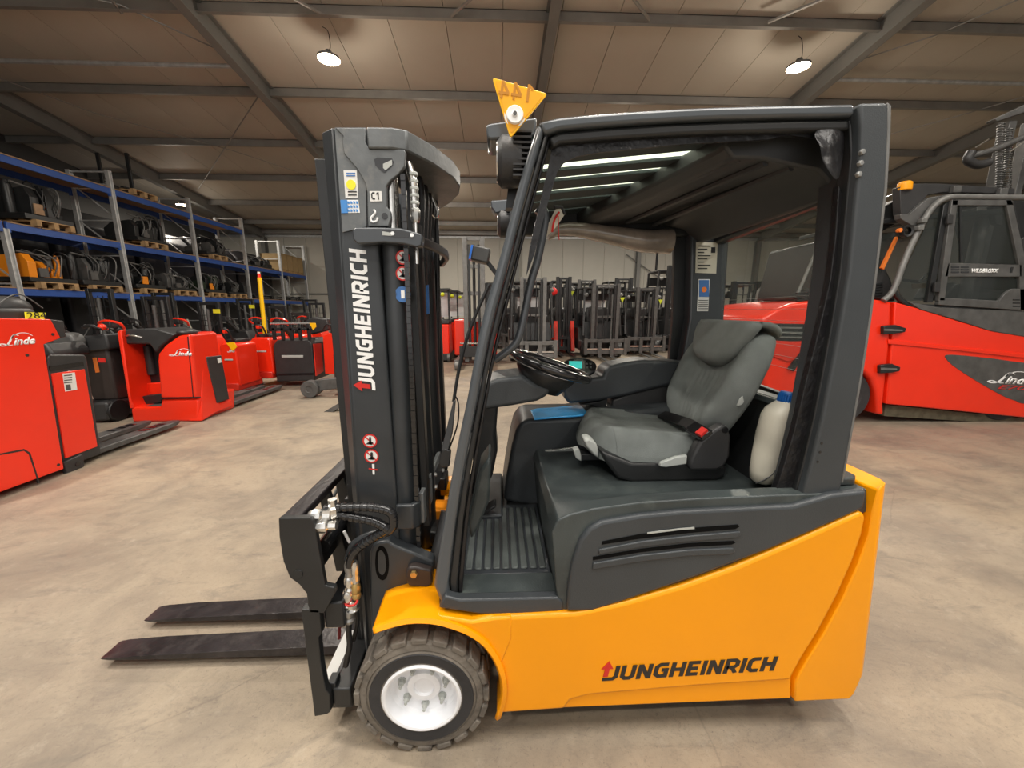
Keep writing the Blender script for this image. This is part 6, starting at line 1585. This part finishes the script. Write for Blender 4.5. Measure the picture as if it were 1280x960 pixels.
# ================================================================== BACK ROW OF FORKLIFTS FACING THE CAMERA
def cb_truck(x, y, h, label, m=MGR, w=1.0, mw=.55, body=DKG, tagc=YLB, cab=True, win=False, mastm=None, wide=False, name='forklift', cat='forklift'):
    t = thing(name, label, cat, (x, y, 0)); mm = mastm or m
    for s_ in (-1, 1):
        xo = x + s_*mw/2
        MB().prism([(xo-.05, y), (xo+.05, y), (xo+.05, y+.14), (xo+.02, y+.14), (xo+.02, y+.03), (xo-.02, y+.03), (xo-.02, y+.14), (xo-.05, y+.14)], .08, h, 'z').build('mast_outer_channel', mm, t, smooth=False)
        xi = x + s_*(mw/2 - .09); MB().box(xi-.03, xi+.03, y+.02, y+.12, .12, h-.06).build('mast_inner_channel', BLP, t, bevel=.004)
        MB().tube([(xi - s_*.05, y+.16, .2), (xi - s_*.05, y+.16, h*.86)], .03, 12).build('lift_cylinder', LGM, t)
        MB().tube(smooth_curve([(x+s_*.08, y+.05, h-.1), (x+s_*.09, y+.02, h*.7), (x+s_*.05, y+.04, .6)], 4), .016, 6).build('mast_hose', BLK, t)
        fx = x + s_*.19
        f_ = MB().box(fx-.055, fx+.055, y-.20, y-.16, .06, .60).build('fork', mm, t, bevel=.004)
        MB().prism([(y-.20, .06), (y-1.15, .05), (y-1.15, .065), (y-.20, .10)], fx-.055, fx+.055, 'x').build('fork_blade', mm, f_)
        MB().lathe([(0,0),(.13,0),(.14,.02),(.24,.03),(.25,.05),(.25,.18),(.24,.20),(0,.20)], (x+s_*(w/2-.1)-.1, y+.45, .25), 'x', 26).build('wheel', BLK, t)
        MB().bar((x+s_*w*.46, y+.35, .7), (x+s_*w*.42, y+.62, h*.95), .06, .06).build('front_pillar', DKG, t, bevel=.006)
        MB().bar((x+s_*w*.46, y+1.6, .9), (x+s_*w*.44, y+1.5, h*.95), .07, .06).build('rear_pillar', DKG, t, bevel=.006)
        MB().sphere((x+s_*w*.42, y+.32, h*.86), .065, (1,.8,1), 8).build('work_light', LGM, t)
    for z_ in (h-.09, h*.55, .5): MB().box(x-mw/2, x+mw/2, y+.08, y+.13, z_, z_+.07).build('mast_crossbar', mm, t, bevel=.004)
    cwid = w*1.0 if wide else w*.85
    for z_ in (.16, .52): MB().box(x-cwid/2, x+cwid/2, y-.15, y-.10, z_, z_+.11).build('carriage_plate', mm, t, bevel=.004)
    if wide:
        for s_ in (-1, 1): MB().box(x+s_*cwid*.48-.05, x+s_*cwid*.48+.05, y-.18, y-.12, .14, .66).build('carriage_end', mm, t, bevel=.004)
        MB().box(x-cwid*.45, x+cwid*.45, y-.16, y-.13, .30, .34).build('side_shift_rod', CHR, t)
        MB().box(x+.12, x+.24, y-.165, y-.155, .30, .42).build('white_label', PAW, t, smooth=False)
    bd = MB().prism([(y+.35, .2), (y+1.9, .2), (y+1.98, .75), (y+1.9, .95), (y+.95, .95), (y+.85, .55), (y+.35, .55)], x-w/2, x+w/2, 'x').build('body', body, t, bevel=.04, seg=2)
    MB().box(x-w*.30, x+w*.30, y+1.0, y+1.14, .95, 1.60).build('seat_back', DKG, t, bevel=.06)
    MB().box(x-w*.44, x+w*.44, y+1.60, y+1.64, .9, 1.42).build('rear_guard_plate', BLP, t)
    for s_ in (-1, 1): MB().box(x+s_*w*.36-.05, x+s_*w*.36+.05, y+.9, y+1.4, 1.0, 1.35).build('armrest', BLP, t, bevel=.03)
    MB().box(x-w*.30, x-w*.12, y+.5, y+.6, 1.3, 1.62).build('display_box', DKG, t, bevel=.02)
    MB().box(x-w*.42, x+w*.42, y+1.45, y+1.50, h*.80, h*.90).build('rear_beam', BLP, t, bevel=.006)
    MB().box(x-.24, x+.24, y+.85, y+1.3, .93, 1.05).build('seat_cushion', BLP, t, bevel=.03)
    MB().prism([(y+.42, .6), (y+.5, .6), (y+.60, 1.15), (y+.52, 1.15)], x-w*.42, x+w*.42, 'x').build('dashboard', BLP, t, bevel=.02)
    MB().tube([(x+.17*math.cos(2*math.pi*k/16), y+.66+.1*math.sin(2*math.pi*k/16), 1.2+.12*math.sin(2*math.pi*k/16)) for k in range(17)], .014, 6, cap=False).build('steering_wheel', BLG, t)
    MB().box(x-w*.45, x+w*.45, y+.58, y+1.55, h*.95, h*.95+.05).build('roof', DKG, t, bevel=.01)
    q = MB()
    for k in range(5): q.box(x-w*.4+k*w*.2-.012, x-w*.4+k*w*.2+.012, y+.56, y+.6, h*.90, h*.95)
    g_ = q.build('roof_grille', BLP, t, smooth=False); g_['kind'] = 'stuff'
    if win:
        MB().box(x-w*.28, x+w*.30, y+1.56, y+1.57, 1.45, h*.86).build('rear_pane', mat('milky_pane', (.75,.76,.76), .4) if 'milky_pane' not in MT else MT['milky_pane'], t, smooth=False)
    if tagc:
        c = Vector((x+w*.46, y+.30, h*.80)); MB().prism([(c.x-.08, c.z+.06), (c.x+.08, c.z+.06), (c.x+.03, c.z-.02), (c.x, c.z-.10)], c.y-.01, c.y).build('number_tag', tagc, t, bevel=.003)
    return t
def gx(px_, Y): return at(px_, 440, Y).x
YLM = mat('lime_tag', (.62,.70,.03), .5)
cb_truck(gx(666, 11.2), 11.2, 2.42, 'grey forklift with a wide side shifter carriage just right of the sloping front pillar', m=LGM, w=1.35, mw=.66, wide=True, win=True, tagc=None)
cb_truck(gx(755, 12.0), 12.0, 2.30, 'grey forklift facing the camera above the armrest, second from the pillar', m=MGR, mastm=MGR, w=1.30, mw=.76, wide=True, win=True, tagc=YLM)
cb_truck(gx(805, 12.9), 12.9, 2.25, 'black forklift with a white carriage label left of the far cab pillar', m=BLP, mastm=MGR, w=1.25, mw=.62, wide=True, tagc=YLM)
cb_truck(gx(842, 13.8), 13.8, 3.05, 'tall black masted forklift half hidden by the far cab pillar', m=BLP, mastm=BLP, w=1.2, mw=.72, tagc=YLM)
# red and black reach truck between the grey forklifts
t = cb_truck(gx(703, 13.4), 13.4, 2.62, 'black forklift with red lower arms between the two grey forklifts', m=BLP, mastm=BLP, w=.75, mw=.42, body=RED, tagc=YLM)
for s_ in (-1, 1):
    x_ = t.location.x + s_*.28; MB().prism([(13.25, 1.15), (12.9, .15), (13.1, .1), (13.45, .95)], x_-.06, x_+.06, 'x').build('red_arm', RED, t, bevel=.01)
MB().sphere((t.location.x - .38, 13.2, 2.12), .13, (1,.6,1), 8).build('red_lamp', mat('red_lens', (.8,.03,.03), .3), t)
# trucks seen through the rear window
cb_truck(gx(925, 12.2), 12.2, 2.40, 'black masted forklift seen through the rear window, nearest the window edge', m=BLP, mastm=BLP, w=1.2, mw=.8, tagc=None, wide=True)
cb_truck(gx(975, 14.5), 14.5, 2.35, 'black forklift seen through the rear window behind the heavy red forklift', m=BLP, mastm=MGR, body=RDD, w=1.2, mw=.7, tagc=None)
cb_truck(gx(885, 15.5), 15.5, 2.5, 'far black forklift behind the cab pillar plates', m=BLP, mastm=MGR, w=1.2, mw=.7, tagc=None)
# second row further back
for k, (pxx, Y, h, r_) in enumerate(((636, 15.0, 2.45, 0), (684, 15.8, 2.5, 1), (731, 15.6, 2.7, 0), (776, 16.0, 2.8, 0), (826, 16.8, 2.6, 1), (712, 18.6, 2.7, 0), (758, 18.9, 2.6, 0), (655, 18.4, 2.6, 0))):
    cb_truck(gx(pxx, Y), Y, h, 'dark forklift in the far row by the back wall, %s from the left' % names2[(0, 2, 4, 6, 7, 3, 5, 1)[k]], m=BLP, mastm=BLP if k % 2 else MGR, body=RDD if r_ else DKG, w=1.15, mw=.62, tagc=YLM if k in (3, 5) else None)
# aisle loop frame (bent tube) seen through the window
t = thing('tube_barrier', 'bent silver tube frame standing before the trucks seen through the rear window', 'barrier', tuple(at(960, 450, Z=0)))
MB().tube(smooth_curve([at(942,410,7.2), at(946,372,7.2), at(951,361,7.2), at(960,358,7.2), at(971,359,7.2), at(976,366,7.2), at(979,400,7.2), at(981,430,7.2)], 4), .028, 10).build('bent_tube', LGM, t)
MB().tube([(at(942,410,7.2).x, 7.2, at(942,410,7.2).z), (at(942,410,7.2).x, 7.2, 0.0)], .028, 10).build('tube_leg', LGM, t)
MB().tube([(at(981,430,7.2).x, 7.2, at(981,430,7.2).z), (at(981,430,7.2).x, 7.2, 0.0)], .028, 10).build('tube_leg', LGM, t)
t.location.z = 0
# ---- red trucks at the back left of the cab (behind the mast)
for k, (pxx, Y) in enumerate(((551, 11.4), (563, 12.6), (573, 13.8))):
    x_ = gx(pxx, Y); t = thing('order_picker', 'slim red upright truck with black guard, %s from the mast in the back left row' % names2[k], 'truck', (x_, Y, 0))
    MB().box(x_-.26, x_+.26, Y, Y+.8, .22, 1.10 + .03*k).build('body', RED, t, bevel=.03)
    MB().box(x_-.30, x_+.30, Y-.1, Y+.9, .05, .25).build('chassis', DKG, t, bevel=.02)
    MB().box(x_-.28, x_+.28, Y+.02, Y+.6, 1.10 + .03*k, 1.22).build('control_deck', DKG, t, bevel=.03)
    for s_ in (-1, 1):
        MB().bar((x_+s_*.24, Y+.3, 1.1), (x_+s_*.24, Y+.3, 2.10), .05, .05).build('guard_post', BLP, t)
        MB().lathe([(0,0),(.13,0),(.13,.08),(0,.08)], (x_+s_*.24-.04, Y-.02, .13), 'x', 18).build('wheel', MGR, t)
    MB().box(x_-.30, x_+.30, Y+.1, Y+.9, 2.08, 2.13).build('roof', BLP, t, bevel=.01)
    MB().box(x_-.2, x_+.2, Y+.62, Y+.64, 1.3, 2.0).build('white_pane', MT['milky_pane'], t, smooth=False)
    MB().sphere((x_+.1, Y+.05, 1.95), .06, n=8).build('lime_marker', YLM, t)
Yr = 10.6; x_ = gx(594, Yr)
t = thing('reach_truck', 'tall masted red reach truck standing behind the wiper arm', 'reach truck', (x_, Yr, 0))
for s_ in (-1, 1):
    MB().box(x_+s_*.23-.06, x_+s_*.23+.06, Yr, Yr+.14, .1, at(594, 297, Yr).z).build('mast_outer_channel', LGM, t, bevel=.008)
    MB().box(x_+s_*.13-.03, x_+s_*.13+.03, Yr+.03, Yr+.12, .15, 3.2).build('mast_inner_channel', BLP, t, bevel=.006)
    MB().box(x_+s_*.42-.07, x_+s_*.42+.07, Yr-.9, Yr+.2, .08, .26).build('outrigger_leg', MGR, t, bevel=.02)
    MB().lathe([(0,0),(.11,0),(.12,.02),(.12,.10),(0,.11)], (x_+s_*.42-.05, Yr-.85, .12), 'x', 20).build('load_wheel', LGM, t)
for z_ in (3.3, 2.6, 1.9, 1.2): MB().box(x_-.2, x_+.2, Yr+.05, Yr+.10, z_, z_+.10).build('mast_crossbar', LGM, t, bevel=.006)
MB().tube([(x_, Yr+.08, .3), (x_, Yr+.08, 3.2)], .04, 14).build('lift_cylinder', BLP, t)
MB().box(x_-.60, x_+.60, Yr+.3, Yr+1.4, .25, 1.25).build('body', RED, t, bevel=.04)
MB().box(x_-.42, x_+.42, Yr-.12, Yr-.06, .25, .55).build('carriage_plate', DKG, t, bevel=.006)
MB().tube([(x_-.40, Yr-.1, .62), (x_+.40, Yr-.1, .62)], .022, 8).build('side_shift_rod', CHR, t)
MB().box(x_+.28, x_+.58, Yr+.3, Yr+1.3, 1.25, 2.25).build('guard_frame', BLP, t, bevel=.02)
